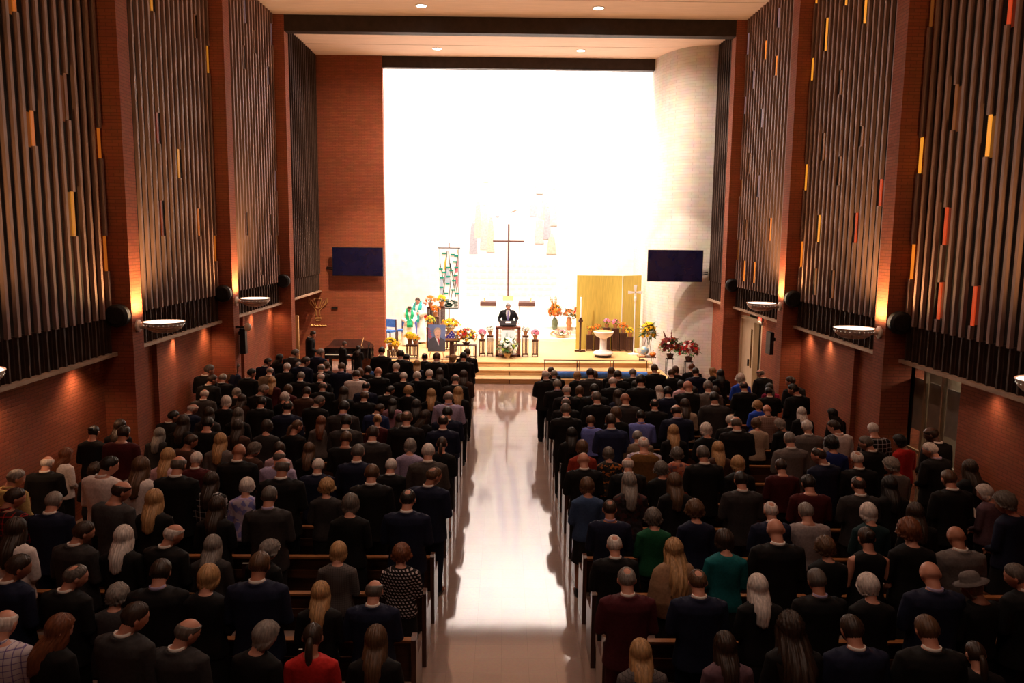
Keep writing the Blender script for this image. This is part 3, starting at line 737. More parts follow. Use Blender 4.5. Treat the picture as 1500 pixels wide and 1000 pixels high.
# ---- olive folding screen on the right
sc = empty('folding_screen', (2.72, 30.0, PZ)); tag(sc, 'tall olive yellow two-leaf folding screen behind the baptismal font', 'folding screen')
M_ol = wood('olive_panel', (.60, .445, .09), .12, .5, .3, 'z')
MB().box(0, 1.70, -.02, .02, 0, 2.80).build('front_leaf', M_ol, sc)
a_ = math.atan2(.55, .82); Mr = Matrix.Rotation(a_, 3, 'Z')
MB().cbox((1.73 + .47*math.cos(a_), .47*math.sin(a_), 1.40), (.93, .04, 2.80), Mr).build('angled_leaf', M_ol, sc)
MB().box(1.70, 1.73, -.03, .02, 0, 2.80).build('hinge_strip', M_white, sc)
# ---- paschal candle, font, processional cross
pc = empty('paschal_candle', (2.82, 29.3, PZ)); tag(pc, 'tall white candle on a dark wooden stand before the olive screen', 'candle')
t = MB(); t.cbox((0, 0, .04), (.40, .08, .06)); t.cbox((0, 0, .04), (.08, .40, .06)); t.cbox((0, 0, .62), (.07, .07, 1.1)); t.cbox((0, 0, 1.16), (.16, .16, .09)); t.lathe([(.05, 1.2), (.055, 1.28), (.04, 1.28)], n=14)
t.build('wooden_stand', M_dwood, pc); MB().lathe([(.033, 1.24), (.033, 2.02), (.01, 2.03)], n=16).build('wax_candle', M_cloth_w, pc); MB().ball((0, 0, 2.07), (.02, .02, .04), 8, 6).build('wick_cap', M_brass, pc)
fo_ = empty('baptismal_font', (3.53, 28.1, PZ)); tag(fo_, 'white pedestal baptismal font with shallow bowl on a black base', 'font')
MB().lathe([(.30, 0), (.30, .10), (.02, .10)], n=32).build('base', M_black, fo_, smooth=True, sharp=40)
MB().lathe([(.36, .10), (.36, .15), (.30, .20), (.15, .24), (.12, .28), (.12, .66), (.16, .70), (.05, .70)], n=32).build('pedestal', M_white, fo_, smooth=True, sharp=40)
MB().lathe([(.14, .68), (.26, .74), (.34, .84), (.36, .91), (.33, .92), (.30, .86), (.05, .80)], n=32).build('bowl', M_white, fo_, smooth=True, sharp=50)
MB().lathe([(.33, .885), (.30, .93), (.02, .94)], n=32).build('wooden_lid', M_oak, fo_)
px = empty('processional_cross', (4.72, 28.7, PZ)); tag(px, 'tall white processional cross with flared arms in front of the olive screen', 'cross')
MB().lathe([(.20, 0), (.20, .03), (.05, .06), (.03, .10)], n=20).build('base', M_white, px); MB().tube([(0, 0, .05), (0, 0, 1.95)], .022, 10).build('staff', M_white, px)
t = MB(); z0 = 2.27
for a in range(4):
    Mq = Matrix.Rotation(math.pi/2*a, 3, 'Y'); pts = [(-.02, .0), (-.055, .26), (.055, .26), (.02, .0)]
    vv = [Mq @ Vector((x, 0, z)) for x, z in pts]
    t.poly([(v.x, v.z + z0) for v in vv], (-.018, .018))
t.lathe([(.03, 1.93), (.045, 1.97), (.05, 2.06), (.025, 2.12)], n=14); t.build('cross_head', M_white, px)
# ---- stands with pots in front of the olive screen
for i, (x, h, col, sz) in enumerate(((3.21, .60, {'gold': 2, 'rust': 3}, .14), (3.52, .64, {'orange': 1}, .17), (3.83, .88, {'pink': 1}, .14), (4.16, .86, {'pink': 1}, .14), (4.46, .68, {'orange': 1}, .19), (4.68, .56, {'gold': 2, 'yellow': 1}, .16))):
    w_ = ('leftmost', 'second from left', 'third from left', 'third from right', 'second from right', 'rightmost')[i]
    y = 29.62 - (.25 if i == 5 else 0) + (.0 if i % 2 else 0)
    plant_stand('dark slatted plant stand by the olive screen, %s of six' % w_, (x, y, PZ), .27, h)
    arrangement('potted_flower', 'pot of %s flowers before the olive screen, %s of six' % (list(col)[0], w_), 'potted plant', (x, y, PZ+h), (sz, sz, sz*.8), col, 30, .042, (.15, .09, 'pot'), M_terra, 20+i, 'potted flowers before the olive screen', .09, 30)
# ---- flowers on the altar step, right
arrangement('flower_arrangement', 'tall orange gladiolus and dried grass arrangement left of the olive screen', 'flowers', (2.10, 32.95, .875), (.26, .22, .35), {'orange': 3, 'rust': 3, 'peach': 2}, 90, .075, (.50, .14, 'vase'), noisy('green_vase', (.12, .16, .08), .3, .5, 6, .2), 51, spikes=4, leafL=.2, nleaf=40)
arrangement('flower_arrangement', 'bushy orange blossom arrangement in a tan vase on the altar step', 'flowers', (2.68, 32.85, .875), (.22, .2, .20), {'rust': 3, 'peach': 1}, 60, .06, (.55, .13, 'vase'), M_terra, 52, leafL=.16, nleaf=50)
arrangement('flower_arrangement', 'tall orange lily arrangement touching the left edge of the olive screen', 'flowers', (3.05, 32.45, .75), (.24, .2, .42), {'orange': 3, 'peach': 2, 'red': 1}, 70, .06, (.45, .13, 'vase'), M_black, 53, leafL=.22, zc=.75)
arrangement('flower_arrangement', 'low mixed pink and orange flowers at the foot of the tall vases', 'flowers', (2.30, 32.30, .625), (.42, .2, .14), {'pink': 2, 'orange': 2, 'white': 1, 'peach': 1}, 70, .05, (.10, .16, 'pot'), M_goldpot, 54, leafL=.1)
# ---- right side: yellow spray, globe table, two large arrangements
ws = empty('wire_easel', (5.12, 28.1, 0)); tag(ws, 'thin wire flower easel at the right end of the platform', 'easel')
t = MB()
for q_ in ((-.25, -.1, PZ), (.20, -.1, .02), (.0, .18, .5)): t.tube([q_, (0, 0, 1.45)], .008, 6)
t.build('wire_legs', M_black, ws)
arrangement('flower_spray', 'tall bright yellow lily and rose spray beside the olive screen', 'flowers', (5.12, 28.0, .95), (.27, .2, .42), {'yellow': 5, 'gold': 1, 'white': 1}, 80, .065, None, None, 61, leafL=.22, nleaf=100, zc=.40)
gt = empty('side_table', (4.98, 27.5, 0)); tag(gt, 'small dark metal side table at the right end of the steps', 'table')
t = MB(); t.box(-.30, .30, -.2, .2, .60, .63); t.build('table_top', M_dwood, gt)
for sx, sy in ((-1,-1),(1,-1),(1,1),(-1,1)): MB().tube([(sx*.27, sy*.17, .5 if sx < 0 else 0), (sx*.27, sy*.17, .60)], .012, 8).build('leg', M_black, gt)
gl = empty('globe', (4.90, 27.5, .63)); tag(gl, 'small blue and tan globe on the side table right of the steps', 'globe')
def globe_mat():
    m, nt, b = base('globe_map', (.2, .4, .6), .35, .4); N, L = nt.nodes, nt.links
    tc = N.new('ShaderNodeTexCoord'); nz = N.new('ShaderNodeTexNoise'); nz.inputs['Scale'].default_value = 7; r = N.new('ShaderNodeValToRGB')
    r.color_ramp.interpolation = 'CONSTANT'; r.color_ramp.elements[0].color = (.25, .42, .58, 1); r.color_ramp.elements[1].color = (.55, .50, .30, 1); r.color_ramp.elements[1].position = .52
    L.new(tc.outputs['Object'], nz.inputs[0]); L.new(nz.outputs['Fac'], r.inputs[0]); L.new(r.outputs[0], b.inputs['Base Color']); return m
MB().ball((0, 0, .20), .155, 24, 16).build('sphere', globe_mat(), gl, smooth=True)
t = MB(); t.lathe([(.09, 0), (.09, .015), (.02, .03), (.015, .05)], n=16); t.tube([(0, .17*math.sin(a), .20 - .17*math.cos(a)) for a in [i*math.pi/8 for i in range(9)]], .008, 6); t.build('meridian_stand', M_brass, gl)
pk = empty('pumpkin', (5.18, 27.42, .63)); tag(pk, 'orange pumpkin on the side table right of the globe', 'pumpkin')
rs = []
for i in range(9):
    th = math.pi*(i+.5)/9.5; rs.append([(.11*math.sin(th)*(1+.08*math.cos(8*a))*math.cos(a), .11*math.sin(th)*(1+.08*math.cos(8*a))*math.sin(a), .08-.08*math.cos(th)) for a in [2*math.pi*j/32 for j in range(32)]])
MB().rings(rs).build('flesh', noisy('pumpkin_skin', (.75, .20, .03), .5, .3, 6, .15), pk, smooth=True); MB().tube([(0, 0, .15), (.01, 0, .19), (.03, 0, .21)], [.015, .01, .008], 6).build('stem', M_leaf, pk)
bk_ = MB(); bk_.cbox((4.78, 27.36, .655), (.22, .14, .05)); o = bk_.build('folded_cloth', M_fl['peach']); tag(o, 'small peach folded cloth on the side table before the globe', 'cloth')
def wstand(lab, loc, h):
    r_ = empty('flower_stand', loc); tag(r_, lab, 'flower stand', 'metal flower stands by the white wall')
    MB().cbox((0, 0, h-.01), (.26, .26, .02)).build('stand_top', M_black, r_)
    for sx, sy in ((-1,-1),(1,-1),(1,1),(-1,1)): MB().tube([(sx*.12, sy*.12, 0), (sx*.12, sy*.12, h-.02)], .01, 6).build('leg', M_black, r_)
wstand('black metal stand under the dark red arrangement', (5.72, 27.1, 0), .62); wstand('black metal stand under the red and white arrangement', (6.32, 26.9, 0), .56)
arrangement('flower_arrangement', 'large burgundy and green flower arrangement on a stand by the white wall', 'flowers', (5.72, 27.1, .62), (.38, .28, .36), {'burgundy': 4, 'rust': 2, 'white': 1, 'red': 1}, 130, .065, (.16, .12, 'basket'), M_dwood, 71, leafL=.2, nleaf=120, spikes=3)
arrangement('flower_arrangement', 'red and white rose arrangement on a stand nearest the brick pier', 'flowers', (6.32, 26.9, .56), (.35, .26, .32), {'red': 4, 'white': 3, 'burgundy': 1}, 100, .075, (.16, .12, 'basket'), M_dwood, 72, leafL=.2, nleaf=100)
# ---- left side: portrait on easel, flag case, table, stands
po = empty('portrait_photograph', (-2.33, 27.2, .78)); po.rotation_euler = (R(-8), 0, 0); tag(po, 'large portrait photograph of a person in dark suit before a flag', 'photograph')
MB().box(-.30, .30, 0, .02, 0, .92).build('board', noisy('photo_backdrop', (.16, .20, .36), .5, .3, 4, .2), po)
t = MB(); t.poly([(-.30, .0), (.30, .0), (.30, .36), (.20, .44), (.08, .50), (-.10, .50), (-.22, .42), (-.30, .32)], (-.008, 0)); t.build('pictured_suit', noisy('photo_suit', (.09, .085, .10), .6, .2, 8, .1), po)
t = MB(); t.poly([(-.06, .50), (.10, .50), (.08, .20)], (-.012, -.008)); t.build('pictured_shirt', M_cloth_w, po)
t = MB(); t.poly([(.02, .46), (.07, .46), (.095, .38), (.08, .22), (.05, .38)], (-.015, -.012)); t.build('pictured_tie', noisy('photo_tie', (.45, .04, .05), .6, .2, 8, .1), po)
M_psk = noisy('photo_skin', (.72, .42, .30), .6, .2, 8, .05)
t = MB(); t.poly([(.03+.105*math.cos(a), .62+.15*math.sin(a)) for a in [i*math.pi/10 for i in range(20)]], (-.016, -.008)); t.poly([(-.03, .52), (.09, .52), (.08, .44), (-.02, .44)], (-.013, -.008)); t.build('pictured_face', M_psk, po)
t = MB(); t.poly([(-.085, .60), (-.10, .70), (-.06, .79), (.03, .83), (.12, .80), (.15, .72), (.145, .64), (.12, .72), (.04, .76), (-.05, .71)], (-.019, -.010)); t.build('pictured_hair', noisy('photo_hair', (.45, .33, .24), .6, .2, 8, .1), po)
t = MB()
for x, z in ((-.01, .64), (.075, .64)): t.poly([(x-.018, z), (x, z+.008), (x+.018, z), (x, z-.008)], (-.020, -.016))
t.poly([(.0, .545), (.07, .545), (.06, .535), (.01, .535)], (-.020, -.016)); t.build('pictured_features', noisy('photo_dark', (.10, .04, .03), .6, .2, 8, .1), po)
t = MB()
for i in range(5): t.poly([(-.30, .50+.07*i), (-.30, .535+.07*i), (-.14-.02*i, .42+.09*i), (-.15-.02*i, .39+.09*i)], (-.008, 0))
t.build('pictured_flag_stripes', noisy('photo_red', (.55, .12, .14), .6, .2, 8, .1), po)
es = empty('easel', (-2.33, 27.3, PZ)); tag(es, 'light wooden easel holding the large portrait photograph', 'easel')
for pts in (((-.26, -.10, 0), (-.05, .10, 1.1)), ((.26, -.10, 0), (.05, .10, 1.1)), ((0, .45, 0), (0, .14, 1.1))): MB().tube(pts, .014, 8).build('leg', M_oak, es)
MB().box(-.30, .30, -.135, -.075, .25, .275).build('ledge', M_oak, es)
fc = empty('flag_case', (-1.85, 27.75, 1.10)); tag(fc, 'triangular wooden display case with a folded blue starred flag', 'flag case')
t = MB(); t.tube([(-.28, 0, .03), (0, 0, .36), (.28, 0, .03)], .02, 6); t.box(-.30, .30, -.06, .06, 0, .06); t.build('wooden_case', M_brass if 0 else wood('case_wood', (.55, .25, .08), .2), fc)
t = MB(); t.poly([(-.24, .05), (.24, .05), (0, .33)], (-.03, .03)); t.build('folded_flag', noisy('flag_blue', (.05, .03, .22), .8, .2, 20, .2), fc)
t = MB()
for x, z in ((-.10, .10), (0, .10), (.10, .10), (-.05, .18), (.05, .18), (0, .25)):
    t.poly([((x + (.028 if i % 2 == 0 else .012)*math.sin(i*math.pi/5)), (z + (.028 if i % 2 == 0 else .012)*math.cos(i*math.pi/5))) for i in range(10)], (-.036, -.030))
t.build('stars', M_cloth_w, fc)
ped = empty('pedestal', (-1.85, 27.75, PZ)); tag(ped, 'small dark pedestal under the triangular flag case', 'pedestal')
t = MB(); t.box(-.30, .30, -.15, .15, .56, .60); t.box(-.07, .07, -.07, .07, .03, .56); t.box(-.2, .2, -.15, .15, 0, .03); t.build('pedestal_body', M_dwood, ped)
tb = empty('side_table', (-1.38, 27.45, PZ)); tag(tb, 'dark slatted wooden table left of the lectern carrying bright flowers', 'table')
MB().box(-.40, .42, -.22, .16, .46, .50).build('table_top', M_dwood, tb)
for sx, sy in ((-.37,-.19),(.39,-.19),(.39,.13),(-.37,.13)): MB().box(sx-.025, sx+.025, sy-.025, sy+.025, 0, .46).build('leg', M_dwood, tb)
t = MB()
for i in range(12): t.box(-.33+.058*i, -.315+.058*i, .12, .135, .06, .46)
t.box(-.35, .37, .11, .14, .04, .07); t.build('slats', M_dwood, tb)
arrangement('flower_arrangement', 'large red, yellow and orange flower arrangement on the table left of the lectern', 'flowers', (-1.32, 27.42, 1.0), (.36, .22, .30), {'red': 4, 'yellow': 3, 'orange': 2, 'white': 2, 'burgundy': 1}, 120, .055, (.08, .14, 'pot'), M_dwood, 81, leafL=.16, nleaf=140)
arrangement('flower_arrangement', 'golden yellow lily arrangement behind the flag case', 'flowers', (-2.0, 29.3, 1.22), (.36, .2, .20), {'yellow': 4, 'gold': 3, 'orange': 2, 'peach': 2, 'burgundy': 1}, 80, .06, (.15, .14, 'basket'), M_goldpot, 82, leafL=.14)
plant_stand('dark slatted stand behind the flag case carrying golden lilies', (-2.0, 29.3, PZ), .5, .72)
for i, (x, y, h, col, t_) in enumerate(((-2.86, 30.7, 1.50, 'orange', 'left tall stand behind the portrait'), (-2.44, 30.8, 1.52, 'yellow', 'right tall stand behind the portrait'), (-2.63, 30.3, 1.16, 'orange', 'middle stand behind the portrait'), (-2.80, 29.9, .80, 'gold', 'lowest stand behind the portrait'))):
    plant_stand('dark slatted plant stand, %s' % t_, (x, y, PZ), .27, h)
    arrangement('potted_flower', 'pot of %s flowers on the %s' % (('bright orange', 'yellow', 'deep orange', 'small gold')[i], t_), 'potted plant', (x, y, PZ+h), (.19, .17, .16), {col: 1} if i != 3 else {'gold': 1, 'lime': 1}, 36, .05, (.17, .10, 'pot'), M_terra, 90+i, 'potted flowers behind the portrait', .09, 30)
ca = empty('pillar_candle', (-2.48, 29.5, PZ+.62)); tag(ca, 'thick amber pillar candle on a block behind the portrait', 'candle')
MB().lathe([(.07, 0), (.07, .30), (.03, .31)], n=20).build('wax', noisy('amber_wax', (.75, .40, .06), .5, .4, 5, .1), ca, smooth=True, sharp=40); MB().tube([(0, 0, .3), (0, 0, .33)], .004, 5).build('wick', M_black, ca)
plant_stand('dark slatted stand under the amber pillar candle', (-2.48, 29.5, PZ), .25, .62)
for i, (x, y, h, w_) in enumerate(((-3.86, 27.4, .30, .36), (-3.18, 27.4, .50, .40))):
    t_ = ('low', 'taller')[i]
    plant_stand('%s dark slatted stand at the left edge of the platform' % t_, (x, y, PZ), w_, h)
    for j, dx in enumerate((-.09, .11)):
        arrangement('potted_flower', 'yellow mum pot on the %s left stand, %s one' % (t_, ('larger', 'smaller')[j]), 'potted plant', (x+dx, y-.05*j, PZ+h), ((.19, .16, .14), (.13, .12, .10))[j], {'yellow': 1} if j == 0 else {'gold': 1, 'yellow': 1}, (60, 30)[j], .05, (.18 if j == 0 else .13, .09, 'pot'), M_terra, 100+i*2+j, 'yellow mums at the left edge', .09, 30)
def chair(x, y, rz, lab):
    r_ = empty('upholstered_chair', (x, y, PZ), rz); tag(r_, lab, 'chair', 'blue chairs by the left chancel wall')
    MB().box(-.24, .24, -.24, .24, .40, .47).build('seat', M_blue, r_); MB().box(-.24, .24, .19, .24, .58, .90).build('backrest', M_blue, r_)
    for sx in (-.23, .23):
        for sy in (-.21, .21): MB().box(sx-.02, sx+.02, sy-.02, sy+.02, 0, .9 if sy > 0 else .40).build('leg', M_dwood, r_)
chair(-4.62, 31.5, R(-25), 'blue upholstered wooden chair nearest the left brick wall'); chair(-4.0, 31.9, R(-20), 'blue upholstered wooden chair behind the stooping robed person')
# ---- communion rails and kneelers
for x0, x1, t_ in ((1.32, 4.78, 'right'), (-4.3, -.95, 'left')):
    rl = empty('communion_rail', (x0, 26.15, .334)); tag(rl, 'thin dark communion rail along the steps, %s side' % t_, 'rail')
    L_ = x1-x0; MB().box(0, L_, -.03, .03, .33, .355).build('handrail', M_dwood, rl)
    for xx in (.03, L_*.32, L_*.345, L_*.64, L_*.67, L_-.03): MB().box(xx-.012, xx+.012, -.012, .012, 0, .33).build('post', M_dwood, rl)
    kn = MB(); kn.tube([(x0-.05, 25.62, .28), (x1-.1, 25.62, .28)], .11, 20); ko = kn.build('kneeler_cushion', M_blue, smooth=True, sharp=50); tag(ko, 'long blue kneeling cushion on the lowest step, %s side' % t_, 'cushion')
# ---- grand piano with a bow player beside it
pn = empty('grand_piano', (-5.35, 27.2, 0)); tag(pn, 'black grand piano with raised lid before the left brick wall', 'piano')
out = [(-.95, -.75), (.75, -.75), (.75, -.2), (.55, .25), (.2, .55), (-.2, .75), (-.6, .85), (-.95, .80)]
out = [(y_*1.0 + .1, x_*.9) for x_, y_ in out]
t = MB(); t.poly(out, (.62, .98), 'z'); t.build('case', M_piano, pn)
t = MB(); t.poly([(x_, y_) for x_, y_ in out], (0, .03), 'z'); lid = t.build('lid', M_piano, pn); lid.location = (0, 0, 1.0); lid.rotation_euler = (R(6), R(-3), 0)
t = MB(); t.poly([(x_*.95, y_*.9) for x_, y_ in out], (-.012, -.002), 'z'); l2 = t.build('lid_inner', M_oak, lid)
MB().tube([(.5, -.4, .98), (.55, -.2, 1.25)], .012, 6).build('lid_prop', M_oak, pn)
for x_, y_ in ((-.5, -.6), (.6, -.6), (0, .6)): MB().tube([(x_, y_, 0), (x_, y_, .62)], [.035, .06], 10).build('leg', M_piano, pn)
t = MB(); t.box(-.62, .62, -.98, -.80, .68, .76); t.build('keyboard', M_piano, pn); MB().box(-.60, .60, -.97, -.84, .76, .775).build('white_keys', M_paper, pn)
# ================================================================== PEWS
ROW_Y = [7.40 + 1.01*k for k in range(-2, 14)]          # pew back positions
ORDN = ['front', 'second', 'third', 'fourth', 'fifth', 'sixth', 'seventh', 'eighth', 'ninth', 'tenth', 'eleventh', 'twelfth', 'thirteenth', 'fourteenth', 'fifteenth', 'sixteenth', 'seventeenth', 'eighteenth', 'nineteenth']
def make_pew(x0, x1, aisle):
    root = empty('pew', (0, 0, 0)); tag(root, 'x', 'pew', 'dark wooden pews')
    MB().cbox(((x0+x1)/2, .015, .60), (x1-x0, .03, .44), Matrix.Rotation(R(5), 3, 'X')).build('backrest', M_pew, root)
    MB().box(x0, x1, .02, .42, .40, .435).build('seat', M_pew, root)
    MB().box(x0, x1, -.045, .03, .82, .845).build('top_rail', M_pewrail, root)
    t = MB(); t.box(x0+.2, x1-.2, -.13 if 0 else -.10, -.085, .60, .70); t.box(x0+.2, x1-.2, -.10, -.03, .60, .61); t.build('book_rack', M_pew, root)
    for xe in (x0, x1):
        m = MB(); pts = [(.46, 0), (-.07, 0), (-.07, .86), (-.03, .88), (.05, .88), (.08, .62), (.46, .58)]
        m.poly(pts, (xe-.025, xe+.025), 'x'); m.build('end_panel', M_pewend, root)
    return root
def copy_tree(o, parent=None):
    c = o.copy(); C.objects.link(c)
    if parent is not None: c.parent = parent
    for ch in list(o.children): copy_tree(ch, c)
    return c
for side, (x0, x1) in ((-1, (-5.95, -.86)), (1, (1.02, 5.95))):
    proto = make_pew(x0, x1, 0)
    for i, y in enumerate(ROW_Y):
        o = proto if i == 0 else copy_tree(proto)
        o.location = (0, y, 0)
        o['label'] = 'dark wooden pew %s of the aisle, %s' % (WL[side], 'frontmost row' if i == len(ROW_Y)-1 else ORDN[len(ROW_Y)-1-i] + ' row from the front')
# hymn books standing in the pew racks
hy = empty('hymnal', (0, 0, 0)); MB().box(-.07, .07, -.135, -.11, .60, .79).build('cover', noisy('hymnal_cover', (.05, .012, .012), .6), hy); MB().box(-.066, .066, -.132, -.113, .79, .795).build('pages', M_paper, hy)
hp = [(-.98+0, 5.38, 'left'), (-1.9, 7.40, 'left'), (-1.2, 9.42, 'left'), (-3.1, 9.42, 'left'), (-4.8, 9.42, 'left'), (1.55, 6.39, 'right'), (1.9, 7.40, 'right'), (2.9, 9.42, 'right'), (4.1, 8.41, 'right'), (-2.6, 8.41, 'left'), (-2.2, 5.38, 'left')]
for i, (x, y, t) in enumerate(hp):
    o = hy if i == 0 else copy_tree(hy)
    o.location = (x, y, 0)
    row = len(ROW_Y)-1-round((y-ROW_Y[0])/1.01)
    tag(o, 'hymn book in the rack %s of the aisle, %s row from the front, %.0f cm along' % (t, ORDN[row], abs(abs(x)-.9)*100), 'book', 'hymn books in the pew racks')
    o['label'] = 'hymn book in pew rack %s of the aisle, %s row from front%s' % (t, ORDN[row], {0: '', 1: '', 2: ', near aisle', 3: ', mid pew', 4: ', far from aisle', 5: '', 6: '', 7: '', 8: '', 9: '', 10: ', mid pew'}[i])

# ================================================================== PEOPLE
def headM(yaw, pitch, female=False):
    z = 1.405 if female else 1.482
    return Matrix.Translation((0, .012, z)) @ Matrix.Rotation(R(-yaw), 4, 'Z') @ Matrix.Rotation(R(-pitch), 4, 'X') @ Matrix.Translation((0, .035, .125))
def add_head(mb, M, k=1.0):
    n, m = 40, 30; rs = []
    for i in range(1, m):
        t = math.pi*i/m; q = []
        for j in range(n):
            a = 2*math.pi*j/n
            d = Vector((math.sin(t)*math.cos(a), math.sin(t)*math.sin(a), math.cos(t)))
            x, y, z = d.x*.077, d.y*.098, d.z*.107
            if d.z < 0:
                u = -d.z
                z = -u*(.107 + .030*max(0, d.y+.3))
                x *= 1 - .30*u**1.3
                if d.y < 0: y *= 1 - .42*u
                else: y *= 1 - .08*u
            if d.y > 0:
                y += .022*math.exp(-((x/.013)**2 + ((z+.036)/.016)**2)) + .010*math.exp(-((x/.010)**2 + ((z+.015)/.02)**2))
                y -= .011*math.exp(-(((abs(x)-.031)/.014)**2 + ((z-.002)/.011)**2))
                y += .005*math.exp(-(((abs(x)-.030)/.022)**2 + ((z-.024)/.008)**2))
                y += .006*math.exp(-((x/.022)**2 + ((z+.075)/.010)**2)) + .007*math.exp(-((x/.02)**2 + ((z+.115)/.014)**2))
            q.append(M @ Vector((x*k, y*k, z*k)))
        rs.append(q)
    mb.rings(rs)
    for s in (-1, 1):
        mb.ball(M @ Vector((s*.079, -.010, -.012)), (.010, .020, .032), 12, 8, (M.to_3x3() @ Matrix.Rotation(R(s*18), 3, 'Z')))
ARMS = {
    'clasp': ((.235, -.01, 1.12), (.065, .215, 1.00), (-.75, .45, -.35), (0, -.4, -1)),
    'book': ((.225, .02, 1.14), (.12, .26, 1.10), (-.25, .95, .15), (-.5, 0, .9)),
    'side': ((.245, -.02, 1.12), (.25, .04, .86), (0, .1, -1), (-1, 0, 0)),
    'pulpit': ((.30, -.01, 1.16), (.26, .24, 1.06), (-.3, .9, -.25), (0, 0, -1)),
    'pray': ((.25, .02, 1.12), (.07, .24, 1.12), (-.35, .8, .2), (-.9, 0, 0)),
}
def arm_pts(s, arms, female):
    el, wr, hd, pn_ = ARMS[arms]; f = .93 if female else 1; sx = .158 if female else .188
    sh = Vector((s*sx, 0, 1.40*f + (.0 if not female else .005)))
    return sh, Vector((s*el[0]*(.9 if female else 1), el[1], el[2]*f)), Vector((s*wr[0], wr[1], wr[2]*f)), Vector((s*hd[0], hd[1], hd[2])).normalized(), Vector((s*pn_[0], pn_[1], pn_[2])).normalized()
def add_hand(mb, w, d, pn_, s):
    lat = d.cross(pn_).normalized()*s
    pn_ = lat.cross(d).normalized()*s if False else pn_
    Mx = Matrix((lat, d, lat.cross(d))).transposed()
    mb.ball(w + d*.045, (.040, .055, .018), 14, 10, Mx)
    for i, (o_, L_) in enumerate(((-.030, .066), (-.010, .078), (.011, .073), (.031, .058))):
        a = w + d*.085 + lat*o_; c1 = a + d*L_*.45 + pn_*L_*.12; c2 = c1 + d*L_*.28 + pn_*L_*.25; c3 = c2 + d*L_*.1 + pn_*L_*.28
        mb.tube([a - d*.02, a, c1, c2, c3], [.0095, .0095, .0088, .008, .0065], 8)
    a = w + d*.025 - lat*.034
    mb.tube([a, a - lat*.022 + d*.022, a - lat*.026 + d*.05 + pn_*.01, a - lat*.018 + d*.068 + pn_*.02], [.013, .012, .010, .008], 8)
def body_mesh(name, female, yaw, pitch, arms, vox):
    mb = MB(); M = headM(yaw, pitch, female); f = .945 if female else 1.0
    if female:
        secs = [(0, 0, .78, .165, .115), (0, 0, .88, .172, .118), (0, 0, .98, .145, .10), (0, 0, 1.06, .128, .092), (0, .005, 1.17, .140, .105), (0, .01, 1.25, .150, .112), (0, 0, 1.32, .155, .09), (0, -.005, 1.37, .10, .07), (0, -.005, 1.40, .055, .055)]
    else:
        secs = [(0, 0, .84, .165, .115), (0, 0, .93, .168, .12), (0, 0, 1.04, .152, .11), (0, 0, 1.15, .16, .115), (0, .005, 1.27, .178, .125), (0, 0, 1.36, .186, .115), (0, -.005, 1.42, .15, .085), (0, -.008, 1.465, .08, .065), (0, -.008, 1.49, .06, .058)]
    mb.loft(secs, 28, 2.3)
    hb = M @ Vector((0, -.022, -.055)); mb.tube([(0, -.01, 1.36*f), (0, -.006, 1.46*f), hb], [.062*f, .057*f, .056*f], 16)
    add_head(mb, M, .97 if female else 1.0)
    for s in (-1, 1):
        hp_ = Vector((s*.085, 0, .90*f)); kn_ = Vector((s*.095, .02, .49*f)); an = Vector((s*.10, -.015, .09))
        mb.tube([hp_, hp_*.6+kn_*.4, kn_, kn_*.6+an*.4, an, an + Vector((0, 0, -.03))], [.088, .080, .056, .055, .038, .036], 16)
        mb.tube([an + Vector((0, -.045, -.045)), an + Vector((s*.005, .03, -.045)), an + Vector((s*.015, .14, -.062)), an + Vector((s*.018, .19, -.07))], [.034, .042, .036, .018], 12)
        sh, el, wr, hd, pn_ = arm_pts(s, arms, female); k = .86 if female else 1
        mb.tube([sh*.9 + Vector((0, 0, .135*f)) if 0 else sh + Vector((-s*.03, 0, .0)), sh, sh*.5+el*.5, el, el*.55+wr*.45, wr], [.06*k, .058*k, .047*k, .041*k, .038*k, .026*k], 14)
        add_hand(mb, wr, hd, pn_, s)
    me = mb.mesh(name)
    return voxel(me, vox), M
def fold(me, amp, f=9, seed=0):
    n_ = len(me.vertices); co = [0.0]*(3*n_); no = [0.0]*(3*n_)
    me.vertices.foreach_get('co', co); me.vertex_normals.foreach_get('vector', no)
    for i in range(n_):
        k = 3*i; a = amp*noise.noise(Vector((co[k]*f, co[k+1]*f, co[k+2]*f*.55 + seed)))
        for c in range(3): co[k+c] += no[k+c]*a
    me.vertices.foreach_set('co', co); me.update()
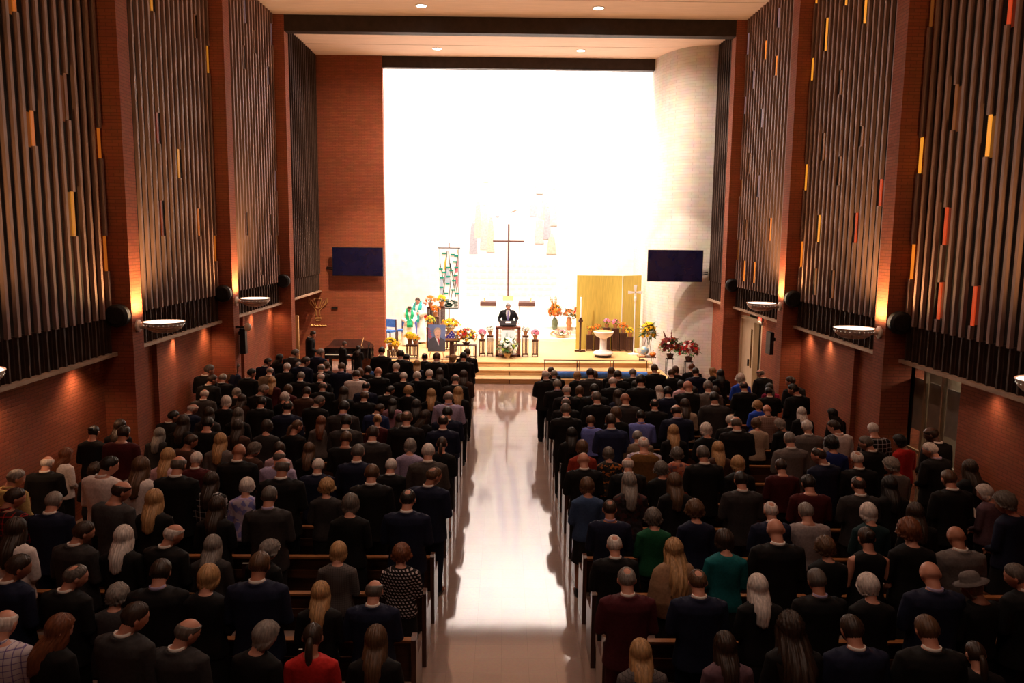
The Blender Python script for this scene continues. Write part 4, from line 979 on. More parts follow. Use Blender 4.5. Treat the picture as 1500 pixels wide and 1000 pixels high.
def garment(name, female, arms, kind, vox=.013):
    mb = MB(); f = .945 if female else 1.0; g = {'suit': .026, 'shirt': .015, 'top': .016, 'vest': .040, 'slv': .010, 'alb': .03, 'poncho': .03}[kind]
    if female:
        secs = [(0, 0, 1.0, .148, .11), (0, 0, 1.06, .142, .105), (0, .005, 1.17, .152, .112), (0, .01, 1.25, .158, .116), (0, 0, 1.32, .165, .098), (0, -.005, 1.365, .12, .082), (0, -.008, 1.395, .066, .064)]
        low = [(0, 0, .80, .178, .125), (0, 0, .88, .176, .124)]
    else:
        secs = [(0, 0, 1.04, .160, .118), (0, 0, 1.15, .168, .12), (0, .005, 1.27, .184, .128), (0, 0, 1.36, .200, .118), (0, -.005, 1.425, .172, .092), (0, -.008, 1.468, .090, .070)]
        low = [(0, 0, .78, .182, .128), (0, 0, .90, .176, .126)]
    if kind == 'suit': low[0] = (0, 0, .76, .192, .142)
    if kind in ('vest', 'slv', 'shirt') and not female: low[0] = (0, 0, .90, .176, .126); low[1] = (0, 0, .96, .172, .124)
    if kind == 'alb': low = [(0, .02, .06, .30, .24), (0, .01, .5, .26, .20), (0, 0, .85, .21, .155)]
    if kind == 'poncho':
        secs = [(0, -.02, .78, .20, .16), (0, -.01, .98, .29, .20), (0, 0, 1.15, .27, .19), (0, 0, 1.28, .23, .15), (0, -.005, 1.36, .17, .10), (0, -.008, 1.40, .075, .07)]; low = []; g = .012
    secs = [(c[0], c[1], c[2], c[3]+g, c[4]+g) for c in low+secs]
    if kind == 'suit': secs[-1] = (0, -.012, secs[-1][2]+.012, .080, .074) if not female else secs[-1]
    mb.loft(secs, 32, 2.35)
    if kind in ('suit', 'shirt', 'top', 'alb'):
        for s in (-1, 1):
            sh, el, wr, hd, pn_ = arm_pts(s, arms, female); k = .86 if female else 1
            r = {'suit': (.074, .075, .064, .058, .052, .043), 'shirt': (.070, .073, .062, .054, .048, .037), 'top': (.082, .084, .070, .060, .052, .040), 'alb': (.078, .085, .085, .10, .11, .12)}[kind]
            mb.tube([sh + Vector((-s*.05, 0, .0)), sh + Vector((-s*.005, 0, -.008)), sh*.5+el*.5, el, el*.55+wr*.45, wr - hd*.01], [q*k for q in r], 18)
    if kind == 'suit':
        # turned collar and lapels
        n_ = 28; rs = []
        zc = 1.470 if not female else 1.40
        for rr, dz in ((.072, .0), (.086, .008), (.088, -.02), (.075, -.03)):
            rs.append([(rr*math.cos(2*math.pi*j/n_)*1.02, rr*math.sin(2*math.pi*j/n_) - .014, zc + dz + .018 - .10*max(0, math.sin(2*math.pi*j/n_))**1.5) for j in range(n_)])
        rs.append(rs[0]); mb.rings(rs, False)
    me = voxel(mb.mesh(name), vox, 2)
    fold(me, .012 if kind != 'alb' else .02, 8 if kind != 'alb' else 5, 3 + len(kind)); me.materials.clear(); me.materials.append(M_black)
    return me
def legs_mesh(name, female, skirt=False):
    mb = MB(); f = .945 if female else 1.0
    if skirt:
        mb.loft([(0, 0, .48, .20, .17), (0, 0, .65, .19, .15), (0, 0, .82, .185, .135), (0, 0, .93, .165, .12), (0, 0, 1.0, .14, .105)], 28, 2.2)
    else:
        mb.loft([(0, 0, .78*f, .178, .125), (0, 0, .88*f, .18, .128), (0, 0, 1.0*f, .168, .120)], 28, 2.3)
        for s in (-1, 1):
            mb.tube([(s*.085, 0, .90*f), (s*.09, .01, .68*f), (s*.096, .012, .48*f), (s*.10, -.005, .25), (s*.10, -.008, .06)], [.103, .095, .078, .068, .066], 18)
    me = voxel(mb.mesh(name), .014, 2); fold(me, .008, 7, 9); me.materials.clear(); me.materials.append(M_black); return me
def shoe_mesh():
    mb = MB()
    mb.loft([(0, .04, 0, .045, .135), (0, .04, .03, .048, .14), (0, .03, .06, .044, .12), (0, -.02, .09, .038, .07), (0, -.045, .115, .042, .05)], 20, 2.4)
    return mb.mesh('shoe', (M_black,), True)
def collar_mesh(z, r=.066):
    mb = MB(); n_ = 28; rs = []
    for rr, zz in ((r-.004, z-.02), (r, z-.02), (r+.001, z+.024), (r-.006, z+.026)):
        rs.append([(rr*math.cos(2*math.pi*j/n_), rr*.98*math.sin(2*math.pi*j/n_) - .010, zz - .018*max(0, math.sin(2*math.pi*j/n_))) for j in range(n_)])
    rs.append(rs[0]); mb.rings(rs, False); return mb.mesh('shirt_collar', (M_paper,), True)
HP = {   # theta0, front, side, back hairline, thickness, length, wave, curl amp, curl freq, backoff
    'S': (0, 50, 84, 128, .014, 0, .002, .003, 30, 0), 'B': (56, 62, 84, 126, .009, 0, .001, .002, 30, 0), 'T': (24, 78, 90, 92, .012, 0, .002, .003, 30, 0),
    'H': (0, 52, 96, 122, .024, .085, .003, .003, 18, .01), 'L': (0, 52, 98, 122, .020, .30, .004, .004, 14, .145), 'X': (0, 52, 98, 122, .026, .48, .006, .016, 16, .25),
    'P': (0, 50, 84, 126, .010, 0, .002, .002, 30, 0), 'U': (0, 50, 84, 126, .011, 0, .002, .002, 30, 0), 'C': (0, 54, 95, 122, .032, .03, .002, .016, 26, 0), 'F': (0, 54, 88, 126, .026, .01, .003, .006, 26, 0), 'K': (0, 54, 88, 126, .012, .02, .002, .004, 30, 0)}
def hair_mesh(kind, pitch, k=1.0):
    th0, hf, hs, hb, T, L_, wv, cu, cf, bo = HP[kind]
    n_ = 88; nt = 16; nh = 12 if L_ > .05 else (4 if L_ > 0 else 0)
    Rp = Matrix.Rotation(R(pitch), 3, 'X'); down = Rp @ Vector((0, 0, -1)); bk_ = Rp @ Vector((0, -1, 0))
    tilt = Matrix.Rotation(R(34), 3, 'X') if kind == 'T' else Matrix.Identity(3)
    def pt(j, i, inner):
        a = 2*math.pi*j/n_ ; s = (1 - math.sin(a))/2      # s=0 front, 1 back
        if kind in 'SBUPKF':
            hl = (hf + (hs-hf)*s/.44) if s < .44 else (hs + (hb-hs)*min(1, (s-.44)/.16))
        else: hl = (hf + (hs-hf)*s*2) if s < .5 else (hs + (hb-hs)*(s-.5)*2)
        if kind in 'HLXC' and s < .25: hl = hf + (hs-hf)*(s/.25)**2*.5
        t = min(1.0, i/nt); th = R(th0 + (hl-th0)*t)
        if th < .02: th = .02
        d = tilt @ Vector((math.sin(th)*math.cos(a), math.sin(th)*math.sin(a), math.cos(th)))
        x, y, z = d.x*.077, d.y*.098, d.z*.107
        if d.z < 0:
            x *= 1 - .2*(-d.z)
            if d.y < 0: y *= 1 - .30*(-d.z)
        edge = min(1, t/.12) if th0 else 1
        th_ = (T*(1 - .35*t*(1 if L_ == 0 else 0)))*edge if not inner else -.004
        if L_ == 0: th_ *= 1 - .75*max(0, (t-.72)/.28)
        p = Vector((x, y, z)) + d*th_
        if not inner:
            p += d*(wv*math.sin(a*24 + 2.5*noise.noise(Vector((a*2, th*2, 0)))*2) + cu*noise.noise(Vector((d.x*cf*.12*6, d.y*cf*.12*6, d.z*cf*.12*6 + 7))) )
        if i > nt:
            u = (i-nt)/nh; w_ = min(1, max(0, (s-.28)/.20)); w_ = w_*w_*(3-2*w_)
            l_ = L_*w_*(1 - .12*abs(math.cos(a)) + .06*noise.noise(Vector((a*3, 1, 1))))
            q = p + down*l_*u + bk_*bo*w_*max(0, (s-.36)/.64)**.3*math.sin(min(1, u*1.5)*math.pi/2)
            q.x *= 1 + (.10 if kind == 'H' else (.12 if kind != 'X' else .35))*math.sin(u*math.pi*.8)*w_
            if not inner: q += d*(cu*.8*math.sin(a*11+u*9)*w_)
            else: q -= Vector((d.x, d.y, 0))*.012*w_
            if kind == 'H': q -= Vector((q.x, q.y, 0))*.22*u*u*w_
            p = q
        return p*k
    rs = [[pt(j, i, False) for j in range(n_)] for i in range(nt+nh+1)]
    rs += [[pt(j, i, True) for j in range(n_)] for i in range(nt+nh, -1, -1)]
    mb = MB(); 
    if th0: rs.append(rs[0]); mb.rings(rs, False)
    else: mb.rings(rs, True)
    if kind == 'U': mb.ball((0, -.125, .035), (.045, .04, .042), 18, 12)
    if kind == 'P':
        st = Vector((0, -.108, .0)); mb.tube([st, st + bk_*.04 + down*.03, st + bk_*.07 + down*.12, st + bk_*.07 + down*.24, st + bk_*.05 + down*.30], [.02, .028, .032, .024, .006], 16)
    me = mb.mesh('hair', (M_black,), True); return me
PITCH = 20
TPL = {}
for fem in (0, 1):
    for yw in (-1, 0, 1):
        me, M = body_mesh('person_body', bool(fem), yw*32, PITCH, 'clasp', .0095)
        top = max(v.co.z for v in me.vertices); ty = max((v.co.z, v.co.y) for v in me.vertices)[1]
        me.materials.clear(); me.materials.append(M_black)
        TPL[('body', fem, yw)] = (me, M, top, ty)
for fem, kd in ((0, 'suit'), (0, 'shirt'), (0, 'vest'), (1, 'top'), (1, 'suit'), (1, 'slv'), (1, 'poncho')):
    TPL[(kd, fem)] = garment('garment', bool(fem), 'clasp', kd)
TPL['trousers0'] = legs_mesh('trousers', False); TPL['trousers1'] = legs_mesh('trousers', True); TPL['skirt1'] = legs_mesh('skirt', True, True)
TPL['shoe'] = shoe_mesh(); TPL['collar0'] = collar_mesh(1.480, .063); TPL['collar1'] = collar_mesh(1.405, .058)
for kd in HP: TPL[('hair', kd)] = hair_mesh(kd, PITCH)
hm = MB(); hm.lathe([(.16, .028), (.165, .034), (.10, .045), (.092, .06), (.09, .11), (.07, .135), (.02, .145)], n=32); TPL['hat'] = hm.mesh('hat', (M_black,), True)
# palettes
HC = {'k': ((.010, .008, .007), 'black'), 'd': ((.028, .015, .009), 'dark brown'), 'b': ((.085, .042, .020), 'brown'), 'a': ((.14, .045, .018), 'auburn'), 'y': ((.36, .20, .085), 'blonde'),
      'g': ((.20, .17, .15), 'grey'), 's': ((.10, .082, .070), 'greying'), 'w': ((.55, .48, .44), 'white')}
M_hair = {k: noisy('hair_'+v[1].replace(' ', '_'), v[0], .45, .35, 9, .35, .35, (6, 6, 1)) for k, v in HC.items()}
M_skin = {'l': noisy('skin_light', (.50, .23, .155), .5, .35, 9, .08), 'm': noisy('skin_tan', (.36, .15, .09), .5, .35, 9, .08), 'd': noisy('skin_brown', (.10, .045, .028), .5, .35, 9, .08)}
def pattern(name, kind, cols, scale):
    m, nt, b = base(name, cols[0], .85, .15); N, L = nt.nodes, nt.links
    tc = N.new('ShaderNodeTexCoord'); r = N.new('ShaderNodeValToRGB'); r.color_ramp.interpolation = 'CONSTANT'
    if kind == 'blobs':
        t = N.new('ShaderNodeTexVoronoi'); t.inputs['Scale'].default_value = scale; L.new(tc.outputs['Object'], t.inputs['Vector'])
        sp = N.new('ShaderNodeSeparateColor'); L.new(t.outputs['Color'], sp.inputs[0]); L.new(sp.outputs[0], r.inputs[0])
    else:
        sp = N.new('ShaderNodeSeparateXYZ'); L.new(tc.outputs['Object'], sp.inputs[0]); res = []
        for ax, sh in (('X', 0), ('Z', 0)):
            a = N.new('ShaderNodeMath'); a.operation = 'MULTIPLY'; a.inputs[1].default_value = scale; L.new(sp.outputs[ax], a.inputs[0])
            src = a.outputs[0]
            if kind == 'hound' and ax == 'X':
                q = N.new('ShaderNodeMath'); q.operation = 'MULTIPLY'; q.inputs[1].default_value = scale*.6; L.new(sp.outputs['Z'], q.inputs[0])
                w = N.new('ShaderNodeMath'); w.operation = 'ADD'; L.new(src, w.inputs[0]); L.new(q.outputs[0], w.inputs[1]); src = w.outputs[0]
            f_ = N.new('ShaderNodeMath'); f_.operation = 'FRACT'; L.new(src, f_.inputs[0])
            g_ = N.new('ShaderNodeMath'); g_.operation = 'GREATER_THAN'; g_.inputs[1].default_value = .5 if kind != 'plaid' else .86; L.new(f_.outputs[0], g_.inputs[0]); res.append(g_.outputs[0])
        ad = N.new('ShaderNodeMath'); ad.operation = 'ADD' if kind != 'hound' else 'MULTIPLY'; L.new(res[0], ad.inputs[0]); L.new(res[1], ad.inputs[1])
        ml = N.new('ShaderNodeMath'); ml.operation = 'MULTIPLY'; ml.inputs[1].default_value = .45 if kind != 'hound' else .9; L.new(ad.outputs[0], ml.inputs[0]); L.new(ml.outputs[0], r.inputs[0])
    while len(r.color_ramp.elements) < len(cols): r.color_ramp.elements.new(.5)
    for i, c in enumerate(cols):
        r.color_ramp.elements[i].position = i/len(cols); r.color_ramp.elements[i].color = (*c, 1)
    L.new(r.outputs[0], b.inputs['Base Color']); return m
CL = {'bk': ((.009, .008, .008), 'black'), 'nv': ((.010, .012, .030), 'navy'), 'ch': ((.032, .028, .028), 'charcoal'), 'gb': ((.055, .045, .040), 'brown-grey'), 'tn': ((.17, .12, .085), 'tan'), 'br': ((.055, .025, .016), 'brown'),
      'mr': ((.055, .008, .009), 'maroon'), 'gy': ((.12, .10, .095), 'grey'), 'wh': ((.62, .54, .52), 'white'), 'pu': ((.26, .13, .17), 'pinkish'), 'lv': ((.34, .28, .42), 'lavender'), 'db': ((.018, .028, .09), 'dark blue'),
      'pk': ((.55, .36, .40), 'pale pink'), 'gs': ((.050, .046, .048), 'dark grey'), 'ye': ((.42, .30, .12), 'yellow'), 'rd': ((.42, .018, .016), 'red'), 'gn2': ((.030, .030, .012), 'olive'), 'bs': ((.14, .17, .50), 'bright blue'),
      'nb': ((.016, .022, .065), 'deep navy'), 'vb': ((.16, .075, .022), 'brown'), 'mg': ((.20, .012, .05), 'magenta'), 'cr': ((.42, .31, .23), 'cream'), 'bl': ((.02, .07, .50), 'royal blue'), 'bd': ((.012, .022, .12), 'dark royal blue'),
      'lg': ((.26, .22, .22), 'light grey'), 'ru': ((.26, .035, .018), 'rust red'), 'sb': ((.035, .065, .14), 'steel blue'), 'gn': ((.010, .075, .032), 'green'), 'ms': ((.060, .010, .014), 'maroon'), 'tp': ((.26, .15, .085), 'tan'),
      'tl': ((.008, .11, .12), 'teal'), 'mv': ((.11, .060, .075), 'mauve'), 'dt': ((.010, .025, .028), 'dark teal')}
M_cl = {k: noisy('cloth_'+k+'_'+v[1].replace(' ', '_'), v[0], .85, .15, 40, .18, .12) for k, v in CL.items()}
PT = {'bp': ('plaid', ((.012, .011, .012), (.30, .28, .28), (.6, .55, .55)), 13, 'black and white plaid'), 'hn': ('hound', ((.014, .012, .013), (.50, .42, .42)), 26, 'black and white houndstooth'),
      'fl': ('blobs', ((.42, .33, .50), (.20, .20, .50), (.55, .48, .60)), 16, 'lavender patterned'), 'rp': ('plaid', ((.02, .01, .01), (.22, .01, .01), (.45, .02, .02)), 14, 'red and black plaid'),
      'pw': ('plaid', ((.50, .44, .48), (.20, .15, .30), (.10, .08, .18)), 20, 'purple and white checked'), 'gp': ('plaid', ((.10, .085, .082), (.05, .042, .042), (.03, .03, .03)), 40, 'grey pinstriped'),
      'ck': ('plaid', ((.20, .12, .10), (.40, .30, .26), (.08, .04, .04)), 26, 'brown checked'), 'or': ('blobs', ((.35, .09, .05), (.14, .07, .08), (.42, .16, .10)), 20, 'coral patterned'),
      'fo': ('blobs', ((.02, .02, .022), (.02, .02, .02), (.40, .13, .03), (.05, .035, .02)), 26, 'dark floral'), 'fd': ('blobs', ((.02, .015, .015), (.06, .02, .02), (.035, .03, .035)), 24, 'dark floral')}
for k, (kd, cols, sc_, w_) in PT.items():
    M_cl[k] = pattern('cloth_'+k, kd, cols, sc_); CL[k] = (cols[0], w_)
def put(name, me, parent, mat_, M=None):
    o = bpy.data.objects.new(name, me); C.objects.link(o); o.parent = parent
    o.material_slots[0].link = 'OBJECT'; o.material_slots[0].material = mat_
    if M is not None: o.matrix_local = M
    return o
HW = {'S': 'short %s hair', 'B': 'balding %s hair', 'T': 'thinning %s hair', 'N': 'bald head', 'H': '%s bob', 'L': 'long %s hair', 'X': 'long wavy %s hair', 'P': '%s ponytail', 'U': '%s bun', 'C': 'curly %s hair', 'F': 'fluffy %s hair', 'K': 'grey hat'}
SW = {'suit': 'suit', 'shirt': 'shirt', 'top': 'top', 'vest': 'vest', 'slv': 'sleeveless top', 'poncho': 'poncho'}
DARK = [150]
TABLE = """1 -6.11 21.37 1.53 L k top bk 1
1 -5.69 21.37 1.67 S s suit ch 1
1 -5.01 21.37 1.69 S g suit nv 1
1 -3.31 21.37 1.75 S k suit bk 0
1 -2.65 21.37 1.57 S k suit bk 0
1 -2.15 21.37 1.59 T k suit bk 0
1 -1.42 21.37 1.56 H y top bk 1
1 -1.00 21.37 1.73 S b suit bk 0
2 -6.13 20.36 1.58 S d suit nv 1
2 -5.31 20.36 1.48 S g suit bk 0
2 -4.59 20.36 1.49 C b top bk 0
2 -3.52 20.36 1.39 H d top bk 0
2 -2.67 20.36 1.82 S d suit bk 0
2 -2.25 20.36 1.56 L y top nv 0
2 -1.74 20.36 1.76 S b suit bk 0
2 -1.05 20.36 1.78 S k suit bk 0
2 1.22 20.36 1.41 S d suit bk 0
2 4.45 20.36 1.46 H b top bk 0
2 4.87 20.36 1.53 S a suit bk 0
2 5.45 20.36 1.43 L y top bk -1
3 -6.63 19.35 1.61 L b top nv 1
3 -5.75 19.35 1.52 B g suit tn 0
3 -5.33 19.35 1.62 S w suit bk 0
3 -4.91 19.35 1.78 S d suit nv 1
3 -4.49 19.35 1.61 B g suit bk 0
3 -3.99 19.35 1.64 S b suit nv 0
3 -3.54 19.35 1.50 H b top bk 0
3 -2.65 19.35 1.65 S w suit bk 0
3 -2.14 19.35 1.43 F w top bk 0
3 -1.58 19.35 1.52 L d top bk 0
3 1.24 19.35 1.50 S g suit bk 0
3 1.81 19.35 1.47 H y top bk 0
3 2.23 19.35 1.49 H b top bk 0
3 2.65 19.35 1.58 L b top bk 0
3 3.18 19.35 1.55 S g suit bk 0
3 3.71 19.35 1.67 S b suit bk 0
3 4.13 19.35 1.55 S b suit bk 0
3 4.73 19.35 1.59 S d suit nv 0
3 5.35 19.35 1.55 L k top bk 0
3 6.37 19.35 1.57 B s suit bk -1
4 -6.70 17.82 1.82 S s suit bk 1
4 -6.55 18.34 1.52 S g suit bk 0
4 -5.91 18.34 1.65 S k suit bk 1
4 -5.41 18.34 1.45 L y top mr 0
4 -4.73 18.34 1.58 S g suit bk 0
4 -4.27 18.34 1.56 B w suit bk 0
4 -3.44 18.34 1.63 S d shirt wh 0
4 -2.93 18.34 1.71 N w suit bk 0
4 -2.34 18.34 1.59 S w suit bk 0
4 -1.74 18.34 1.66 S w suit bk 0
4 -0.94 18.34 1.65 L d top br 0
4 0.98 18.34 1.67 B w suit bk 0
4 2.02 18.34 1.72 S d suit ch 0
4 2.66 18.34 1.68 S d suit bk 0
4 3.08 18.34 1.44 L k top bk 0
4 4.16 18.34 1.45 H k top pk 0
4 5.54 18.34 1.62 C w top bl 0
4 6.24 18.34 1.40 L k top mg 0
5 -6.46 17.33 1.68 S d suit bk 1
5 -5.90 17.33 1.38 H g top bk 0
5 -4.76 17.33 1.47 H b top mr 0
5 -3.99 17.33 1.54 B s suit bk 0
5 -3.04 17.33 1.54 T k suit nv 0
5 -2.55 17.33 1.46 S k suit bk 1
5 -2.11 17.33 1.46 C y top bk 0
5 -1.07 17.33 1.74 B s suit bk 0
5 1.18 17.33 1.63 S g suit bk 0
5 1.68 17.33 1.49 H b top gn2 0
5 2.41 17.33 1.71 B w suit bk 0
5 3.02 17.33 1.52 H b top br 0
5 3.44 17.33 1.52 L w top bk 0
5 4.21 17.33 1.50 L k top bk 0
5 4.69 17.33 1.50 C d top bk 0
5 5.32 17.33 1.62 T d suit bk 0
5 5.88 17.33 1.50 S k suit bk 0
5 6.39 17.33 1.75 S d suit bk -1
6 -6.22 16.32 1.55 B w suit gb 0
6 -5.45 16.32 1.45 L d top br 0
6 -5.03 16.32 1.66 S g suit bk 1
6 -4.56 16.32 1.50 F w top bk 0
6 -4.10 16.32 1.62 S d suit br 0
6 -3.33 16.32 1.63 L d top bk 0
6 -2.90 16.32 1.53 S b suit bk 0
6 -2.32 16.32 1.38 L k top pu 0
6 -1.51 16.32 1.60 L y top bk 0
6 -0.95 16.32 1.65 L y top bk 0
6 1.31 16.32 1.71 B w suit bk 0
6 1.89 16.32 1.73 S k suit bk 0
6 2.38 16.32 1.61 L d top nv 0
6 2.85 16.32 1.94 S k suit bk 0
6 3.42 16.32 1.69 S k suit nv 0
6 3.84 16.32 1.82 N w suit bk 0
6 4.26 16.32 1.82 S g suit gy 0
6 5.32 16.32 1.40 C y top bl 0
6 6.09 16.32 1.77 S k suit bk -1
7 -6.12 15.31 1.46 B w suit nv 1
7 -5.42 15.31 1.62 H w top bk 0
7 -4.73 15.31 1.61 S k suit bk 0
7 -3.64 15.31 1.64 S s suit bk 1
7 -2.47 15.31 1.49 S d suit db 1
7 -1.71 15.31 1.58 L k top bk 0
7 -1.08 15.31 1.75 B g shirt lv 0
7 1.22 15.31 1.66 B s suit bk 0
7 1.82 15.31 1.77 S s suit bk 0
7 2.38 15.31 1.75 N w suit ch 0
7 2.96 15.31 1.63 T k suit bk 0
7 3.56 15.31 1.64 L d top cr 0
7 4.13 15.31 1.78 S k suit ch 0
7 5.18 15.31 1.54 N w shirt ck 0
7 5.87 15.31 1.49 L w top bk 0
7 6.51 15.31 1.47 L k top bk -1
8 -6.07 14.30 1.55 S k suit bk 1
8 -5.39 14.30 1.62 L d top ch 0
8 -4.85 14.30 1.61 L s top bk 0
8 -3.94 14.30 1.75 T k suit nv 0
8 -3.34 14.30 1.47 L a top gy 0
8 -2.92 14.30 1.76 S k suit ch 0
8 -2.31 14.30 1.51 U y top mr 0
8 -1.89 14.30 1.53 L d top bk 0
8 -1.47 14.30 1.60 L d top bk 1
8 -1.03 14.30 1.66 S k suit nv 0
8 1.14 14.30 1.74 S s suit bk 0
8 1.60 14.30 1.52 S b shirt bs 0
8 2.06 14.30 1.68 H b top bk 0
8 2.52 14.30 1.63 S k shirt bs 0
8 3.17 14.30 1.74 B d suit nv 0
8 4.18 14.30 1.55 S w suit bk 0
8 4.65 14.30 1.50 H b top cr 0
8 5.12 14.30 1.49 H g top bk -1
9 -6.72 12.82 1.63 U k top bk 0
9 -6.52 13.29 1.62 L d top bk 0
9 -5.86 13.29 1.48 L g top ch 0
9 -5.44 13.29 1.70 L d top bk 0
9 -5.03 13.29 1.67 S k top bk 0
9 -4.52 13.29 1.62 L d top br 0
9 -4.03 13.29 1.63 H d top ch 0
9 -3.55 13.29 1.64 P b top bk 1
9 -2.68 13.29 1.73 S k suit ch 0
9 -1.65 13.29 1.80 T b suit bk 0
9 -1.03 13.29 1.74 T d suit nv 0
9 1.17 13.29 1.54 L k top bk 0
9 1.83 13.29 1.78 S d suit nb 0
9 2.30 13.29 1.49 S g suit tn 0
9 2.91 13.29 1.60 L y top bk 0
9 3.47 13.29 1.64 H w top bk 0
9 3.98 13.29 1.76 B s suit bk 0
9 5.20 13.29 1.70 S w suit gy 0
9 5.70 13.29 1.71 S d shirt wh -1
9 6.34 13.29 1.66 S w top bp 0
9 6.62 12.86 1.57 H k top rd -1
9 6.85 12.33 1.84 B d suit bk -1
10 -6.72 11.91 1.50 L a top wh 1
10 -5.97 12.28 1.76 S d top mr 0
10 -4.96 12.28 1.63 S d top br 1
10 -4.46 12.28 1.65 L y top gy 0
10 -3.96 12.28 1.50 C s top br 1
10 -3.54 12.28 1.51 H d top pk 0
10 -3.07 12.28 1.51 L b top bk 0
10 -2.48 12.28 1.70 S b top bk 0
10 -2.06 12.28 1.79 S d suit ch 0
10 -1.47 12.28 1.58 H g top lv 0
10 -0.97 12.28 1.62 P d top bk 0
10 1.25 12.28 1.58 H b top ru 0
10 1.67 12.28 1.47 H s top fo 0
10 2.22 12.28 1.64 T w vest vb 0
10 2.76 12.28 1.47 C s top or 0
10 3.41 12.28 1.58 L y top br 0
10 4.54 12.28 1.74 S g suit gy 0
10 5.21 12.28 1.68 C k top bd 0
10 5.80 12.28 1.69 S s suit bk -1
10 6.62 11.90 1.69 S w suit bk -1
11 -6.61 11.27 1.55 B w suit bk 0
11 -5.92 11.27 1.45 C d top bk 0
11 -5.28 11.27 1.43 S g suit ch 1
11 -4.86 11.27 1.68 L y top pk 0
11 -4.45 11.27 1.63 S w suit mr 0
11 -3.83 11.27 1.76 N w suit bk 0
11 -3.25 11.27 1.67 B s shirt lv 0
11 -2.69 11.27 1.54 S w suit nv 0
11 -2.11 11.27 1.76 S s suit nv 0
11 -1.63 11.27 1.55 S w suit bk 0
11 -1.09 11.27 1.78 S w suit gb 0
11 1.17 11.27 1.67 N w suit bk 0
11 1.82 11.27 1.60 B w suit bk 0
11 2.31 11.27 1.53 C s top bk 0
11 2.91 11.27 1.78 S s suit bk 0
11 3.43 11.27 1.63 H y top bk 0
11 4.06 11.27 1.59 S d top mr 0
11 4.64 11.27 1.77 T d suit nv -1
11 5.17 11.27 1.71 T w suit bk 0
11 5.71 11.27 1.62 C g top gy -1
11 6.62 10.90 1.70 L d top bk 0
12 -6.48 10.26 1.66 S g shirt ye 1
12 -5.24 10.26 1.85 S k shirt wh 1
12 -4.79 10.26 1.84 L b top wh 0
12 -4.29 10.26 1.86 B s suit bk 0
12 -3.87 10.26 1.64 L d top bp 0
12 -3.40 10.26 1.56 F w top fl 0
12 -2.92 10.26 1.84 B s suit bk 0
12 -2.34 10.26 1.56 C y top ch 0
12 -1.74 10.26 1.76 S b suit bk 0
12 -0.96 10.26 1.73 T b suit nv 1
12 1.12 10.26 1.60 H b top sb 0
12 1.68 10.26 1.67 L g top fd 0
12 2.29 10.26 1.67 L b top bk 0
12 3.17 10.26 1.70 S k suit ch 0
12 4.08 10.26 1.66 S k top mr 0
12 4.75 10.26 1.64 T d suit ch 0
12 5.17 10.26 1.65 L k top bk 0
12 5.96 10.26 1.74 S b suit bk 0
12 6.48 10.26 1.55 H w top mv -1
13 -5.88 9.25 1.74 S d shirt rp 1
13 -5.38 9.25 1.69 S g suit nv 0
13 -4.60 9.25 1.84 B d top gs 1
13 -4.18 9.25 1.73 L y top bk 0
13 -3.43 9.25 1.65 L d top bk 0
13 -2.80 9.25 1.78 S s suit ch 0
13 -1.83 9.25 1.69 H s top bk 0
13 -1.14 9.25 1.75 T k suit nv 0
13 1.29 9.25 1.64 T d top nv 0
13 1.82 9.25 1.53 C s top gn 0
13 2.32 9.25 1.64 C b top nv 0
13 3.24 9.25 1.63 T w suit nv 0
13 3.67 9.25 1.62 S g top lg 0
13 4.43 9.25 1.62 H w top dt 0
13 5.00 9.25 1.63 L d top bk 0
13 6.11 9.25 1.77 C s top nv -1
14 -5.22 8.24 1.74 L d top wh 0
14 -4.53 8.24 1.71 S d suit ch 1
14 -4.07 8.24 1.66 L w top bk 0
14 -3.57 8.24 1.69 B w suit bk 1
14 -3.12 8.24 1.56 L g top ch 0
14 -2.54 8.24 1.51 C g top bk 1
14 -1.77 8.24 1.49 H y top gp 0
14 -1.09 8.24 1.47 C a top hn 0
14 1.21 8.24 1.59 T w suit bk 0
14 1.86 8.24 1.55 X y poncho tp 0
14 2.40 8.24 1.66 H d top tl 0
14 2.95 8.24 1.79 N w suit bk 0
14 3.50 8.24 1.58 C b top bk 0
14 3.94 8.24 1.70 U d slv bk 0
14 4.40 8.24 1.79 C a top bk 0
14 4.92 8.24 1.72 N w suit gy 0
15 -4.61 7.23 1.76 S d suit nv 1
15 -4.08 7.23 1.66 T s suit bk 1
15 -3.66 7.23 1.46 C g top gs 0
15 -3.24 7.23 1.71 S d suit bk 0
15 -2.79 7.23 1.66 H y top bk 0
15 -2.30 7.23 1.79 S b suit nv 0
15 -1.73 7.23 1.50 L y top bk 0
15 -1.22 7.23 1.52 B s suit nv 0
15 1.19 7.23 1.66 T g suit ms 0
15 1.87 7.23 1.64 T b suit nv 0
15 2.45 7.23 1.60 L w top bk 0
15 3.01 7.23 1.66 S s suit bk 0
15 3.51 7.23 1.61 F w top bk 0
15 4.10 7.23 1.74 N w suit nv 0
15 4.54 7.23 1.60 K g top bk -1
15 4.96 7.23 1.73 S s suit bk -1
16 -4.09 6.22 1.70 B w shirt pw 0
16 -3.67 6.22 1.67 L a top bk 1
16 -3.05 6.22 1.78 S d suit ch 1
16 -2.63 6.22 1.64 B s suit ch 1
16 -1.98 6.22 1.62 H g top bk 1
16 -1.56 6.22 1.60 P d top rd 0
16 -1.04 6.22 1.58 L b top bk 0
16 1.16 6.22 1.47 L y top gp 0
16 1.86 6.22 1.54 L d top mv 0
16 2.40 6.22 1.71 X d top bk 0
16 2.91 6.22 1.69 S d suit nv 0
16 3.54 6.22 1.69 S b suit bk 0
16 3.96 6.22 1.47 P d top bk 0"""
prs = []
